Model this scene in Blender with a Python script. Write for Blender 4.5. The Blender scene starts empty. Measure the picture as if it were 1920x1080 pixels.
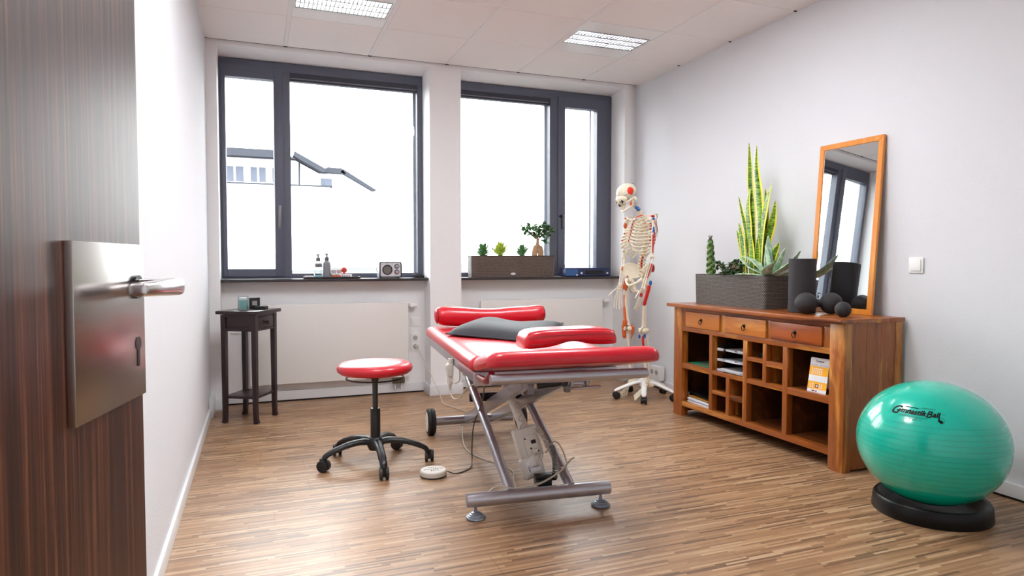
import bpy, bmesh, math, random
from mathutils import Vector, Matrix
random.seed(7)
PI = math.pi
SC = bpy.context.scene
COL = SC.collection
# ------------------------------------------------------------------ camera
F_PX, YAW, PITCH = 1239.0, math.radians(21.016), math.radians(2.2186)
cd = bpy.data.cameras.new('camera'); cam = bpy.data.objects.new('camera', cd); COL.objects.link(cam)
cd.sensor_width = 36.0; cd.lens = 36.0 * F_PX / 1920.0; cd.clip_start = .02; cd.clip_end = 300
cam.location = (0, 0, 1.08); cam.rotation_euler = (PI/2 - PITCH, 0, -YAW)
SC.camera = cam
# ------------------------------------------------------------------ world, exposure
SC.view_settings.view_transform = 'Standard'; SC.view_settings.look = 'None'
SC.view_settings.gamma = 1.0; SC.view_settings.exposure = 2.15; SC.view_settings.use_curve_mapping = False
wd = bpy.data.worlds.new('overcast_sky'); SC.world = wd; wd.use_nodes = True
wn = wd.node_tree; wn.nodes.clear()
wo = wn.nodes.new('ShaderNodeOutputWorld'); wb = wn.nodes.new('ShaderNodeBackground')
tc = wn.nodes.new('ShaderNodeTexCoord'); nz = wn.nodes.new('ShaderNodeTexNoise'); rp = wn.nodes.new('ShaderNodeValToRGB')
nz.inputs['Scale'].default_value = 1.6
rp.color_ramp.elements[0].color = (.93, .965, 1, 1); rp.color_ramp.elements[1].color = (1, 1, 1, 1)
wn.links.new(tc.outputs['Generated'], nz.inputs['Vector']); wn.links.new(nz.outputs['Fac'], rp.inputs['Fac'])
wn.links.new(rp.outputs['Color'], wb.inputs['Color']); wb.inputs['Strength'].default_value = 3.3
wn.links.new(wb.outputs[0], wo.inputs[0])
def portal(name, loc, sx, sy):
    l = bpy.data.lights.new(name, 'AREA'); l.shape = 'RECTANGLE'; l.size = sx; l.size_y = sy
    l.cycles.is_portal = True
    o = bpy.data.objects.new(name, l); COL.objects.link(o); o.location = loc; o.rotation_euler = (-PI/2, 0, 0)
portal('window_portal', (.515, 5.67, 1.77), 1.6, 1.75)
portal('window_portal', (2.32, 5.67, 1.77), 1.56, 1.75)
LAMP_E = 9.0; FILL_E = 8.0
# ------------------------------------------------------------------ materials
def lin(c):
    r = []
    for v in c[:3]:
        v = v/255.0
        r.append(v/12.92 if v <= .04045 else ((v+.055)/1.055)**2.4)
    return (r[0], r[1], r[2], 1.0)
class NT:
    def __init__(s, name):
        s.m = bpy.data.materials.new(name); s.m.use_nodes = True; s.t = s.m.node_tree
        s.b = s.t.nodes['Principled BSDF']; s.out = s.t.nodes['Material Output']
    def n(s, typ, **kw):
        x = s.t.nodes.new(typ)
        for k, v in kw.items(): setattr(x, k, v)
        return x
    def l(s, a, b): s.t.links.new(a, b)
    def math(s, op, a, b=None, c=None):
        x = s.n('ShaderNodeMath', operation=op)
        for i, v in enumerate((a, b, c)):
            if v is None: continue
            if isinstance(v, (int, float)): x.inputs[i].default_value = v
            else: s.l(v, x.inputs[i])
        return x.outputs[0]
    def coord(s, which='Object', scale=(1, 1, 1), rot=(0, 0, 0)):
        c = s.n('ShaderNodeTexCoord'); mp = s.n('ShaderNodeMapping')
        mp.inputs['Scale'].default_value = scale; mp.inputs['Rotation'].default_value = rot
        s.l(c.outputs[which], mp.inputs['Vector']); return mp.outputs[0]
    def noise(s, vec, scale, detail=4, rough=.5, dist=0):
        x = s.n('ShaderNodeTexNoise'); x.inputs['Scale'].default_value = scale
        x.inputs['Detail'].default_value = detail; x.inputs['Roughness'].default_value = rough
        x.inputs['Distortion'].default_value = dist
        s.l(vec, x.inputs['Vector']); return x.outputs['Fac']
    def ramp(s, fac, stops, interp='LINEAR'):
        r = s.n('ShaderNodeValToRGB'); r.color_ramp.interpolation = interp
        e = r.color_ramp.elements
        while len(e) < len(stops): e.new(.5)
        for i, (p, c) in enumerate(stops): e[i].position = p; e[i].color = c if len(c) == 4 else lin(c)
        s.l(fac, r.inputs['Fac']); return r.outputs['Color']
    def mix(s, fac, a, b, blend='MIX'):
        x = s.n('ShaderNodeMix', data_type='RGBA', blend_type=blend)
        for sock, v in ((x.inputs[0], fac), (x.inputs[6], a), (x.inputs[7], b)):
            if isinstance(v, (int, float)): sock.default_value = v
            elif isinstance(v, tuple): sock.default_value = v if len(v) == 4 else lin(v)
            else: s.l(v, sock)
        return x.outputs[2]
    def bump(s, h, strength=.3, dist=.001):
        x = s.n('ShaderNodeBump'); x.inputs['Strength'].default_value = strength
        x.inputs['Distance'].default_value = dist; s.l(h, x.inputs['Height']); s.l(x.outputs[0], s.b.inputs['Normal'])
    def set(s, **kw):
        for k, v in kw.items():
            s.b.inputs[k.replace('_', ' ')].default_value = v
MATS = {}
def plain(name, c, rough=.5, metal=0, coat=0, var=.06, vscale=30, bump=0, bscale=400, spec=.5, **kw):
    """principled with a slight procedural tone variation and optional fine bump"""
    if name in MATS: return MATS[name]
    t = NT(name); v = t.coord()
    f = t.noise(v, vscale, 3)
    L = lin(c); a = tuple(min(1, q*(1-var)) for q in L[:3])+(1,); b = tuple(min(1, q*(1+var)) for q in L[:3])+(1,)
    t.l(t.mix(f, a, b), t.b.inputs['Base Color'])
    t.set(Roughness=rough, Metallic=metal); t.b.inputs['Coat Weight'].default_value = coat
    t.b.inputs['Coat Roughness'].default_value = .08; t.b.inputs['Specular IOR Level'].default_value = spec
    if bump: t.bump(t.noise(v, bscale, 2), bump, .001)
    for k, x in kw.items(): t.b.inputs[k.replace('_', ' ')].default_value = x
    MATS[name] = t.m; return t.m
def wallpaper(name, c):
    t = NT(name); v = t.coord()
    n1 = t.noise(t.coord(scale=(1, 1, 2.2)), 210, 2, .6); n2 = t.noise(v, 1.2, 3)
    L = lin(c)
    t.l(t.mix(n2, tuple(q*.975 for q in L[:3])+(1,), L), t.b.inputs['Base Color'])
    t.set(Roughness=.85); t.b.inputs['Specular IOR Level'].default_value = .2; t.bump(n1, .55, .0035); return t.m
M_wall = wallpaper('wallpaper_paint', (226, 227, 231))
M_white = plain('smooth_white_paint', (240, 240, 241), .6, bump=.15, bscale=120, var=.02)
M_base = plain('baseboard_white', (226, 227, 229), .35, var=.02)
M_tile = plain('ceiling_tile', (240, 235, 233), .85, var=.02, bump=.3, bscale=300)
M_tbar = plain('ceiling_bar', (235, 233, 232), .5, var=.02)
M_dark = plain('dark_gap', (25, 24, 26), .8)
M_anth = plain('anthracite_frame', (88, 92, 108), .38, var=.05, bump=.1, bscale=900)
M_anth2 = plain('anthracite_bead', (52, 54, 66), .4, var=.05)
M_rail = plain('guide_rail', (150, 152, 165), .4, metal=.3)
M_black = plain('black_plastic', (16, 16, 18), .38, var=.1)
M_rub = plain('black_rubber', (20, 19, 20), .6, var=.1)
M_grub = plain('grey_rubber', (60, 55, 54), .55)
M_silver = plain('silver_paint', (182, 181, 187), .30, metal=.7, var=.04)
M_silver2 = plain('dull_silver', (128, 126, 130), .38, metal=.7)
M_chrome = plain('chrome', (220, 220, 222), .12, metal=1)
M_white_pl = plain('white_plastic', (236, 236, 234), .3, var=.02)
M_cream_pl = plain('cream_plastic', (214, 209, 200), .4, var=.04)
M_rad = plain('radiator_enamel', (232, 229, 226), .3, var=.015)
M_red = plain('red_vinyl', (200, 14, 36), .36, var=.05, vscale=6, coat=.3)
M_red_seam = plain('red_seam', (120, 6, 22), .5)
M_cloth = plain('charcoal_neoprene', (48, 50, 55), .7, var=.12, bump=.2, bscale=900)
M_espresso = plain('espresso_wood', (44, 27, 30), .3, var=.25, vscale=60, bump=.08, bscale=200)
M_bone = plain('bone', (232, 222, 200), .45, var=.1, vscale=40, bump=.1, bscale=150)
M_bred = plain('muscle_red', (200, 24, 30), .4)
M_borange = plain('ligament_orange', (206, 92, 34), .45)
M_bblue = plain('muscle_blue', (20, 100, 185), .4)
M_red_or = plain('temporal_red', (235, 50, 25), .4)
M_foam = plain('black_foam', (40, 38, 41), .7, var=.7, vscale=240, bump=.9, bscale=420)
M_terra = plain('plant_soil', (92, 74, 60), .9, var=.4, vscale=120, bump=.8)
M_pebble = plain('pale_gravel', (205, 195, 185), .8, var=.2, vscale=150, bump=.8, bscale=160)
M_paper = plain('white_paper', (232, 232, 236), .6, var=.03)
M_iron = plain('dark_iron', (30, 26, 25), .35, metal=.7)
M_bluecase = plain('navy_case', (38, 48, 88), .4, var=.08)
M_bluecase2 = plain('blue_case_side', (50, 92, 150), .4, var=.08)
M_ink = plain('black_print', (6, 8, 10), .5, spec=.2)
M_tealbase = plain('black_ring', (10, 10, 12), .35, var=.05, spec=.3)
def m_floor():
    t = NT('strip_vinyl_floor'); v = t.coord(); sx = t.n('ShaderNodeSeparateXYZ'); t.l(v, sx.inputs[0])
    X, Y = sx.outputs[0], sx.outputs[1]
    row = t.math('FLOOR', t.math('DIVIDE', Y, .0105))
    w1 = t.n('ShaderNodeTexWhiteNoise', noise_dimensions='1D'); t.l(row, w1.inputs['W'])
    ln = t.math('MULTIPLY_ADD', w1.outputs['Value'], .22, .12)
    sp = t.n('ShaderNodeSeparateColor'); t.l(w1.outputs['Color'], sp.inputs[0])
    xx = t.math('DIVIDE', t.math('ADD', X, t.math('MULTIPLY', sp.outputs[1], 3.0)), ln)
    col = t.math('FLOOR', xx)
    cv = t.n('ShaderNodeCombineXYZ'); t.l(row, cv.inputs[0]); t.l(col, cv.inputs[1])
    w2 = t.n('ShaderNodeTexWhiteNoise', noise_dimensions='2D'); t.l(cv.outputs[0], w2.inputs['Vector'])
    base = t.ramp(w2.outputs['Value'], [(0, (76, 52, 38)), (.09, (102, 72, 50)), (.18, (142, 104, 72)), (.5, (160, 120, 84)), (.8, (180, 142, 105)), (1, (204, 172, 136))])
    gr = t.noise(t.coord(scale=(6, 160, 1)), 6, 4, .7)
    g2 = t.noise(t.coord(scale=(40, 120, 1)), 6, 2, .7)
    c = t.mix(.22, base, t.ramp(gr, [(.3, (110, 80, 58)), (.7, (205, 172, 138))]), 'MIX')
    c = t.mix(t.math('MULTIPLY', g2, .22), c, (110, 72, 46), 'MIX')
    # plank joints every 18 cm across, staggered
    big = t.math('FLOOR', t.math('DIVIDE', Y, .189))
    wb_ = t.n('ShaderNodeTexWhiteNoise', noise_dimensions='1D'); t.l(big, wb_.inputs['W'])
    jx = t.math('FRACT', t.math('ADD', t.math('DIVIDE', X, 1.25), wb_.outputs['Value']))
    j = t.math('LESS_THAN', jx, .0016)
    c = t.mix(t.math('MULTIPLY', j, .55), c, (70, 50, 38))
    t.l(c, t.b.inputs['Base Color'])
    r = t.math('MULTIPLY_ADD', gr, .12, .30); t.l(r, t.b.inputs['Roughness'])
    t.b.inputs['Specular IOR Level'].default_value = .5
    t.bump(t.math('ADD', gr, t.math('MULTIPLY', w2.outputs['Value'], .4)), .12, .001)
    return t.m
M_floor = m_floor()
def m_wood(name, axis, dark, mid, light, seed=0.0, rough=.32):
    """solid plank wood, grain along one object axis; each mesh gets its own piece of the pattern"""
    t = NT(name); sc = [6.5, 6.5, 6.5]; sc[axis] = 1.0
    oi = t.n('ShaderNodeObjectInfo'); c0 = t.n('ShaderNodeTexCoord')
    ad = t.n('ShaderNodeVectorMath', operation='ADD'); mp = t.n('ShaderNodeMapping'); mp.inputs['Scale'].default_value = sc
    cb = t.n('ShaderNodeCombineXYZ')
    for i in range(3): t.l(t.math('MULTIPLY', oi.outputs['Random'], 7.3+i+seed), cb.inputs[i])
    t.l(c0.outputs['Object'], ad.inputs[0]); t.l(cb.outputs[0], ad.inputs[1]); t.l(ad.outputs[0], mp.inputs['Vector'])
    v = mp.outputs[0]
    big = t.noise(v, 1.0, 3, .5, 1.2); fine = t.noise(v, 7.0, 6, .65, .6)
    wv = t.n('ShaderNodeTexWave', wave_type='RINGS', rings_direction='SPHERICAL'); wv.inputs['Scale'].default_value = .9
    wv.inputs['Distortion'].default_value = 5; wv.inputs['Detail'].default_value = 3; wv.inputs['Detail Scale'].default_value = 1.2
    t.l(v, wv.inputs['Vector'])
    f = t.math('ADD', t.math('MULTIPLY', big, .80), t.math('ADD', t.math('MULTIPLY', fine, .18), t.math('MULTIPLY', wv.outputs['Fac'], .06)))
    f = t.math('ADD', f, t.math('MULTIPLY_ADD', oi.outputs['Random'], .16, -.08))
    c = t.ramp(f, [(.30, dark), (.44, mid), (.56, mid), (.70, light)])
    pore = t.noise(t.coord(scale=tuple(60 if i != axis else 3 for i in range(3))), 3, 2, .5)
    c = t.mix(t.math('MULTIPLY', t.math('GREATER_THAN', pore, .62), .35), c, dark)
    t.l(c, t.b.inputs['Base Color']); t.set(Roughness=rough); t.b.inputs['Coat Weight'].default_value = .25
    t.b.inputs['Coat Roughness'].default_value = .2
    t.bump(fine, .15, .001); return t.m
WD = ((70, 28, 8), (156, 84, 30), (222, 154, 70))
M_wx = m_wood('sheesham_wood_long', 0, *WD); M_wy = m_wood('sheesham_wood_deep', 1, *WD, seed=2); M_wz = m_wood('sheesham_wood_upright', 2, *WD, seed=4)
M_wd = m_wood('drawer_wood_honey', 0, (156, 82, 26), (196, 118, 48), (226, 156, 78), seed=1)
M_wdr = m_wood('drawer_wood_red', 0, (104, 38, 12), (170, 84, 28), (210, 124, 50), seed=3)
M_wbk = m_wood('shaded_back_wood', 0, (30, 14, 6), (52, 26, 12), (74, 40, 18), seed=5)  # shade at the back of the cubbies painted in as darker wood
M_win = m_wood('shaded_cubby_wood', 0, (44, 20, 8), (84, 44, 18), (120, 70, 32), seed=7)  # cubby interior shade put into the wood colour
M_mir = m_wood('mirror_frame_wood', 2, (196, 112, 36), (222, 138, 48), (236, 160, 72), seed=6, rough=.4)
def m_zebra():
    t = NT('zebrano_veneer'); v = t.coord(scale=(1, 1, .012))
    a = t.noise(v, 130, 3, .6); b = t.noise(t.coord(scale=(1, 1, .02)), 420, 3, .7); d = t.noise(t.coord(scale=(1, 1, .05)), 18, 2)
    f = t.math('ADD', t.math('MULTIPLY', a, .6), t.math('ADD', t.math('MULTIPLY', b, .3), t.math('MULTIPLY', d, .1)))
    c = t.ramp(f, [(.36, (22, 8, 8)), (.46, (50, 22, 16)), (.54, (78, 40, 26)), (.64, (116, 72, 48))])
    t.l(c, t.b.inputs['Base Color']); t.set(Roughness=.38); t.b.inputs['Coat Weight'].default_value = .12; t.b.inputs['Coat Roughness'].default_value = .25; t.b.inputs['Specular IOR Level'].default_value = .4
    t.bump(b, .12, .0006); return t.m
M_zebra = m_zebra()
def m_brushed(name, c, scale=(1, 1, 40), rough=.3):
    t = NT(name); n = t.noise(t.coord(scale=scale), 60, 3, .6)
    L = lin(c); t.l(t.mix(n, tuple(q*.85 for q in L[:3])+(1,), L), t.b.inputs['Base Color'])
    t.set(Metallic=1.0); t.l(t.math('MULTIPLY_ADD', n, .12, rough-.06), t.b.inputs['Roughness'])
    t.b.inputs['Anisotropic'].default_value = .5
    t.bump(n, .05, .0005); return t.m
M_steel = m_brushed('brushed_steel', (178, 172, 168), rough=.24); M_lever = m_brushed('lever_steel', (214, 212, 214), rough=.2)
def m_wicker(name, c, gap, cw=.014, ch=.0085):
    """woven strand pattern as bump and dark gaps; u runs along the box, v up"""
    t = NT(name); uv = t.n('ShaderNodeTexCoord'); br = t.n('ShaderNodeTexBrick')
    br.offset = .5; br.inputs['Scale'].default_value = 1.0
    br.inputs['Brick Width'].default_value = cw; br.inputs['Row Height'].default_value = ch
    br.inputs['Mortar Size'].default_value = .0022; br.inputs['Mortar Smooth'].default_value = .7
    L = lin(c); br.inputs['Color1'].default_value = L; br.inputs['Color2'].default_value = tuple(q*.75 for q in L[:3])+(1,)
    br.inputs['Mortar'].default_value = lin(gap)
    t.l(uv.outputs['UV'], br.inputs['Vector']); t.l(br.outputs['Color'], t.b.inputs['Base Color'])
    t.set(Roughness=.4); t.bump(t.math('SUBTRACT', 1.0, br.outputs['Fac']), 1.0, .006); return t.m
M_wick = m_wicker('dark_wicker', (138, 130, 124), (8, 7, 7)); M_wick2 = m_wicker('taupe_wicker', (150, 130, 120), (36, 26, 24), .02, .0085)
def m_ball():
    t = NT('teal_exercise_ball'); v = t.coord(); sx = t.n('ShaderNodeSeparateXYZ'); t.l(v, sx.inputs[0])
    z = sx.outputs[2]
    fr = t.math('FRACT', t.math('DIVIDE', z, .021))
    ln = t.math('LESS_THAN', t.math('ABSOLUTE', t.math('SUBTRACT', fr, .5)), .07)
    band = t.math('LESS_THAN', z, .125)
    h = t.math('MULTIPLY', ln, band)
    n = t.noise(v, 5, 3)
    c = t.mix(n, (0, 182, 156), (0, 194, 170)); t.l(t.mix(t.math('MULTIPLY', h, .4), c, (0, 140, 122)), t.b.inputs['Base Color'])
    t.set(Roughness=.2); t.b.inputs['Coat Weight'].default_value = .5; t.b.inputs['Coat Roughness'].default_value = .06
    t.bump(h, 1.0, .003); return t.m
M_ball = m_ball()
def m_glass(name, tint=(1, 1, 1, 1), refl=.09):
    t = NT(name); t.t.nodes.remove(t.b)
    tr = t.n('ShaderNodeBsdfTransparent'); tr.inputs[0].default_value = tint; gl = t.n('ShaderNodeBsdfGlossy'); gl.inputs['Roughness'].default_value = .02
    fr = t.n('ShaderNodeFresnel'); fr.inputs['IOR'].default_value = 1.45; mx = t.n('ShaderNodeMixShader')
    t.l(t.math('MINIMUM', fr.outputs[0], .6), mx.inputs[0]); t.l(tr.outputs[0], mx.inputs[1]); t.l(gl.outputs[0], mx.inputs[2]); t.l(mx.outputs[0], t.out.inputs[0])
    return t.m
M_glass = m_glass('window_glass', (.97, .985, .98, 1)); M_clear = m_glass('clear_container', (.9, .95, .94, 1))
M_mirror = plain('mirror_silvering', (232, 236, 236), .01, metal=1, var=.005)
def m_emit(name, c, s):
    t = NT(name); t.set(Roughness=.4); t.b.inputs['Base Color'].default_value = c
    t.b.inputs['Emission Color'].default_value = c; t.b.inputs['Emission Strength'].default_value = s; return t.m
M_tube = m_emit('fluorescent_tube', (1, .985, .95, 1), LAMP_E); M_fill = m_emit('opal_fill', (.955, .975, 1, 1), FILL_E)
def m_snake():
    t = NT('snake_plant_leaf'); uv = t.n('ShaderNodeTexCoord'); sx = t.n('ShaderNodeSeparateXYZ'); t.l(uv.outputs['UV'], sx.inputs[0])
    edge = t.math('GREATER_THAN', t.math('ABSOLUTE', t.math('SUBTRACT', sx.outputs[0], .5)), .33)
    v = t.coord(scale=(1.2, 1.2, 9)); n = t.noise(v, 14, 3, .6, 1.0)
    g = t.ramp(n, [(.38, (28, 64, 14)), (.5, (84, 130, 28)), (.62, (150, 190, 50))])
    t.l(t.mix(edge, g, (232, 222, 70)), t.b.inputs['Base Color']); t.set(Roughness=.35)
    t.b.inputs['Subsurface Weight'].default_value = 0; return t.m
M_snake = m_snake()
def leafmat(name, a, b, rough=.35, scale=40):
    t = NT(name); n = t.noise(t.coord(), scale, 3); t.l(t.ramp(n, [(.35, a), (.65, b)]), t.b.inputs['Base Color']); t.set(Roughness=rough); return t.m
M_agave = leafmat('agave_leaf', (130, 166, 136), (196, 216, 186), .45, 30)
M_jade = leafmat('jade_leaf', (22, 54, 26), (62, 100, 48))
M_braid = leafmat('braided_leaf', (44, 82, 34), (120, 150, 78), .35, 60)
M_succ = leafmat('succulent_green', (40, 92, 48), (96, 150, 84))
M_lime = leafmat('lime_leaf', (120, 160, 30), (190, 206, 70))
M_ficus = leafmat('ficus_leaf', (28, 74, 40), (90, 146, 72))
M_bark = plain('ficus_bark', (176, 140, 108), .7, var=.25, vscale=50, bump=.5, bscale=120)
# ------------------------------------------------------------------ mesh building
class MB:
    def __init__(s):
        s.bm = bmesh.new(); s.uv = s.bm.loops.layers.uv.new('UVMap'); s.mi = 0; s.M = Matrix()
    def v(s, p): return s.bm.verts.new(s.M @ Vector(p))
    def f(s, vs, uvs=None):
        try: fc = s.bm.faces.new(vs)
        except ValueError: return None
        fc.material_index = s.mi
        if uvs:
            for lp, u in zip(fc.loops, uvs): lp[s.uv].uv = u
        return fc
    def box(s, x0, y0, z0, x1, y1, z1, bev=0, seg=2, taper=0):
        t = taper
        P = [(x0+t, y0+t, z0), (x1-t, y0+t, z0), (x1-t, y1-t, z0), (x0+t, y1-t, z0), (x0, y0, z1), (x1, y0, z1), (x1, y1, z1), (x0, y1, z1)]
        V = [s.v(p) for p in P]; fs = []
        for q in ((0, 3, 2, 1), (4, 5, 6, 7), (0, 1, 5, 4), (1, 2, 6, 5), (2, 3, 7, 6), (3, 0, 4, 7)):
            fc = s.f([V[i] for i in q])
            for lp, i in zip(fc.loops, q):
                p = P[i]; hor = (q in ((0, 1, 5, 4), (2, 3, 7, 6)))
                lp[s.uv].uv = (p[0] if hor else p[1], p[2]) if q not in ((0, 3, 2, 1), (4, 5, 6, 7)) else (p[0], p[1])
            fs.append(fc)
        if bev:
            ed = set(e for fc in fs for e in fc.edges)
            r = bmesh.ops.bevel(s.bm, geom=list(ed), offset=bev, segments=seg, affect='EDGES', profile=.6)
            for fc in r['faces']: fc.material_index = s.mi
        return s
    def tube(s, pts, r, seg=10, closed=False, cap=True, flat=1.0, up=None):
        pts = [Vector(p) for p in pts]; n = len(pts)
        rs = r if isinstance(r, (list, tuple)) else [r]*n
        rings = []; prev = None
        for i, p in enumerate(pts):
            if closed: t = pts[(i+1) % n]-pts[i-1]
            else: t = pts[min(i+1, n-1)]-pts[max(i-1, 0)]
            if t.length < 1e-9: t = Vector((0, 0, 1))
            t.normalize()
            if prev is None:
                a = Vector(up) if up else (Vector((0, 0, 1)) if abs(t.z) < .9 else Vector((1, 0, 0)))
                x = a.cross(t).normalized()
            else:
                x = (prev-t*prev.dot(t))
                x = x.normalized() if x.length > 1e-6 else Vector((1, 0, 0))
            prev = x; y = t.cross(x)
            rings.append([s.v(p+(x*math.cos(2*PI*k/seg)+y*math.sin(2*PI*k/seg)*flat)*rs[i]) for k in range(seg)])
        for i in range(n if closed else n-1):
            A, B = rings[i], rings[(i+1) % n]
            for k in range(seg):
                k2 = (k+1) % seg; s.f([A[k], A[k2], B[k2], B[k]])
        if cap and not closed:
            s.f(rings[0][::-1]); s.f(rings[-1])
        return s
    def cyl(s, p0, p1, r0, r1=None, seg=20): return s.tube([p0, p1], [r0, r0 if r1 is None else r1], seg)
    def lathe(s, prof, o=(0, 0, 0), seg=28, ax='Z', sy=1.0):
        o = Vector(o); rings = []
        for r, z in prof:
            ring = []
            for k in range(seg):
                a = 2*PI*k/seg; c, d = r*math.cos(a), r*math.sin(a)*sy
                p = {'Z': (c, d, z), 'X': (z, c, d), 'Y': (d, z, c)}[ax]
                ring.append(s.v(o+Vector(p)))
            rings.append(ring)
        for A, B in zip(rings, rings[1:]):
            for k in range(seg): s.f([A[k], A[(k+1) % seg], B[(k+1) % seg], B[k]])
        if prof[0][0] > 1e-6: s.f(rings[0][::-1])
        if prof[-1][0] > 1e-6: s.f(rings[-1])
        return s
    def ell(s, c, r, seg=16, rings=10, fn=None):
        if isinstance(r, (int, float)): r = (r, r, r)
        c = Vector(c); R = []
        for i in range(rings+1):
            a = PI*i/rings; row = []
            if i in (0, rings):
                row = [s.v(c+Vector((0, 0, r[2]*math.cos(a))))]*seg
            else:
                for k in range(seg):
                    b = 2*PI*k/seg; d = Vector((math.sin(a)*math.cos(b), math.sin(a)*math.sin(b), math.cos(a)))
                    q = fn(d) if fn else 1
                    row.append(s.v(c+Vector((d.x*r[0]*q, d.y*r[1]*q, d.z*r[2]*q))))
            R.append(row)
        for A, B in zip(R, R[1:]):
            for k in range(seg):
                k2 = (k+1) % seg
                vs = []
                for w in (A[k], B[k], B[k2], A[k2]):
                    if w not in vs: vs.append(w)
                if len(vs) > 2: s.f(vs)
        return s
    def prism(s, poly, h0, h1, plane='XY'):
        def P(a, b, h): return {'XY': (a, b, h), 'XZ': (a, h, b), 'YZ': (h, a, b)}[plane]
        A = [s.v(P(a, b, h0)) for a, b in poly]; B = [s.v(P(a, b, h1)) for a, b in poly]
        s.f(A[::-1]); s.f(B); n = len(poly)
        for i in range(n): s.f([A[i], A[(i+1) % n], B[(i+1) % n], B[i]])
        return s
    def sheet(s, fn, nu, nv, thick=0, uvs=True):
        """surface fn(u,v) with u,v in 0..1, given a real thickness along its normal"""
        def grid(off):
            G = []
            for i in range(nu+1):
                row = []
                for j in range(nv+1):
                    u, v = i/nu, j/nv; p = Vector(fn(u, v))
                    if thick:
                        e = 1e-3; du = Vector(fn(min(1, u+e), v))-Vector(fn(max(0, u-e), v)); dv = Vector(fn(u, min(1, v+e)))-Vector(fn(u, max(0, v-e)))
                        nn = du.cross(dv)
                        if nn.length > 1e-12: p = p+nn.normalized()*off
                    row.append(s.v(p))
                G.append(row)
            return G
        A = grid(thick/2)
        for i in range(nu):
            for j in range(nv):
                s.f([A[i][j], A[i+1][j], A[i+1][j+1], A[i][j+1]], [(i/nu, j/nv), ((i+1)/nu, j/nv), ((i+1)/nu, (j+1)/nv), (i/nu, (j+1)/nv)])
        if thick:
            B = grid(-thick/2)
            for i in range(nu):
                for j in range(nv):
                    s.f([B[i][j+1], B[i+1][j+1], B[i+1][j], B[i][j]], [(i/nu, (j+1)/nv), ((i+1)/nu, (j+1)/nv), ((i+1)/nu, j/nv), (i/nu, j/nv)])
            for i in range(nu):
                s.f([A[i+1][0], A[i][0], B[i][0], B[i+1][0]]); s.f([A[i][nv], A[i+1][nv], B[i+1][nv], B[i][nv]])
            for j in range(nv):
                s.f([A[0][j], A[0][j+1], B[0][j+1], B[0][j]]); s.f([A[nu][j+1], A[nu][j], B[nu][j], B[nu][j+1]])
        return s
    def leaf(s, pts, w, side=None, thick=.002, cup=.2, peak=.4, n=10):
        """blade along a spine; w = max width"""
        pts = [Vector(p) for p in pts]; m = len(pts)-1
        def sp(t):
            x = t*m; i = min(int(x), m-1); f = x-i
            p0, p1, p2, p3 = pts[max(i-1, 0)], pts[i], pts[i+1], pts[min(i+2, m)]
            return .5*((2*p1)+(p2-p0)*f+(2*p0-5*p1+4*p2-p3)*f*f+(3*p1-p0-3*p2+p3)*f*f*f)
        d = (pts[-1]-pts[0]).normalized()
        sd = Vector(side).normalized() if side else d.cross(Vector((0, 0, 1)))
        if sd.length < .1: sd = Vector((1, 0, 0))
        sd = (sd-d*sd.dot(d)).normalized(); nm = sd.cross(d)
        def wd(t):
            a = min(1, .45+.55*t/peak) if t < peak else max(0.03, (1-((t-peak)/(1-peak))**1.7))
            return w*.5*a
        def fn(u, v):
            a = (u-.5)*2; return sp(v)+sd*a*wd(v)+nm*(a*a*wd(v)*cup)
        return s.sheet(fn, 4, n, thick)
    def build(s, name, mats, parent=None, smooth=40, loc=None, rot=None):
        bm = s.bm
        bmesh.ops.recalc_face_normals(bm, faces=bm.faces[:])
        me = bpy.data.meshes.new(name); bm.to_mesh(me); bm.free()
        for m in (mats if isinstance(mats, (list, tuple)) else [mats]): me.materials.append(m)
        o = bpy.data.objects.new(name, me); COL.objects.link(o)
        if smooth:
            me.polygons.foreach_set('use_smooth', [True]*len(me.polygons)); me.set_sharp_from_angle(angle=math.radians(smooth))
        if parent is not None: o.parent = parent
        if loc: o.location = loc
        if rot: o.rotation_euler = rot
        return o
def tag(o, label, cat, group=None, kind=None):
    o['label'] = label; o['category'] = cat
    if group: o['group'] = group
    if kind: o['kind'] = kind
    return o
def thing(name, label, cat, loc=(0, 0, 0), rz=0, group=None):
    o = bpy.data.objects.new(name, None); COL.objects.link(o); o.location = loc; o.rotation_euler = (0, 0, rz)
    o.empty_display_size = .1
    return tag(o, label, cat, group)
def struct(name, mb, m, smooth=30, **kw):
    o = mb.build(name, m, smooth=smooth, **kw); o['kind'] = 'structure'; return o
def part(name, mb, m, parent, label=None, **kw):
    o = mb.build(name, m, parent, **kw)
    if label: o['label'] = label
    return o
def catmull(pts, n=8, closed=False):
    P = [Vector(p) for p in pts]; m = len(P); out = []
    for i in range(m if closed else m-1):
        g = lambda k: P[k % m] if closed else P[max(0, min(m-1, k))]
        p0, p1, p2, p3 = g(i-1), g(i), g(i+1), g(i+2)
        for j in range(n):
            f = j/n; out.append(.5*((2*p1)+(p2-p0)*f+(2*p0-5*p1+4*p2-p3)*f*f+(3*p1-p0-3*p2+p3)*f*f*f))
    if not closed: out.append(P[-1])
    return out
def copy_tree(o, parent=None):
    c = o.copy(); COL.objects.link(c)
    if parent is not None: c.parent = parent
    for ch in list(o.children): copy_tree(ch, c)
    return c
def text_mesh(txt, size, shear=0, extrude=0):
    cu = bpy.data.curves.new('lettering', 'FONT'); cu.body = txt; cu.size = size; cu.shear = shear; cu.extrude = extrude
    cu.align_x = 'LEFT'; cu.resolution_u = 3
    o = bpy.data.objects.new('lettering', cu); COL.objects.link(o)
    dg = bpy.context.evaluated_depsgraph_get(); dg.update()
    me = bpy.data.meshes.new_from_object(o.evaluated_get(dg))
    bpy.data.objects.remove(o); bpy.data.curves.remove(cu)
    return me
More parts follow.
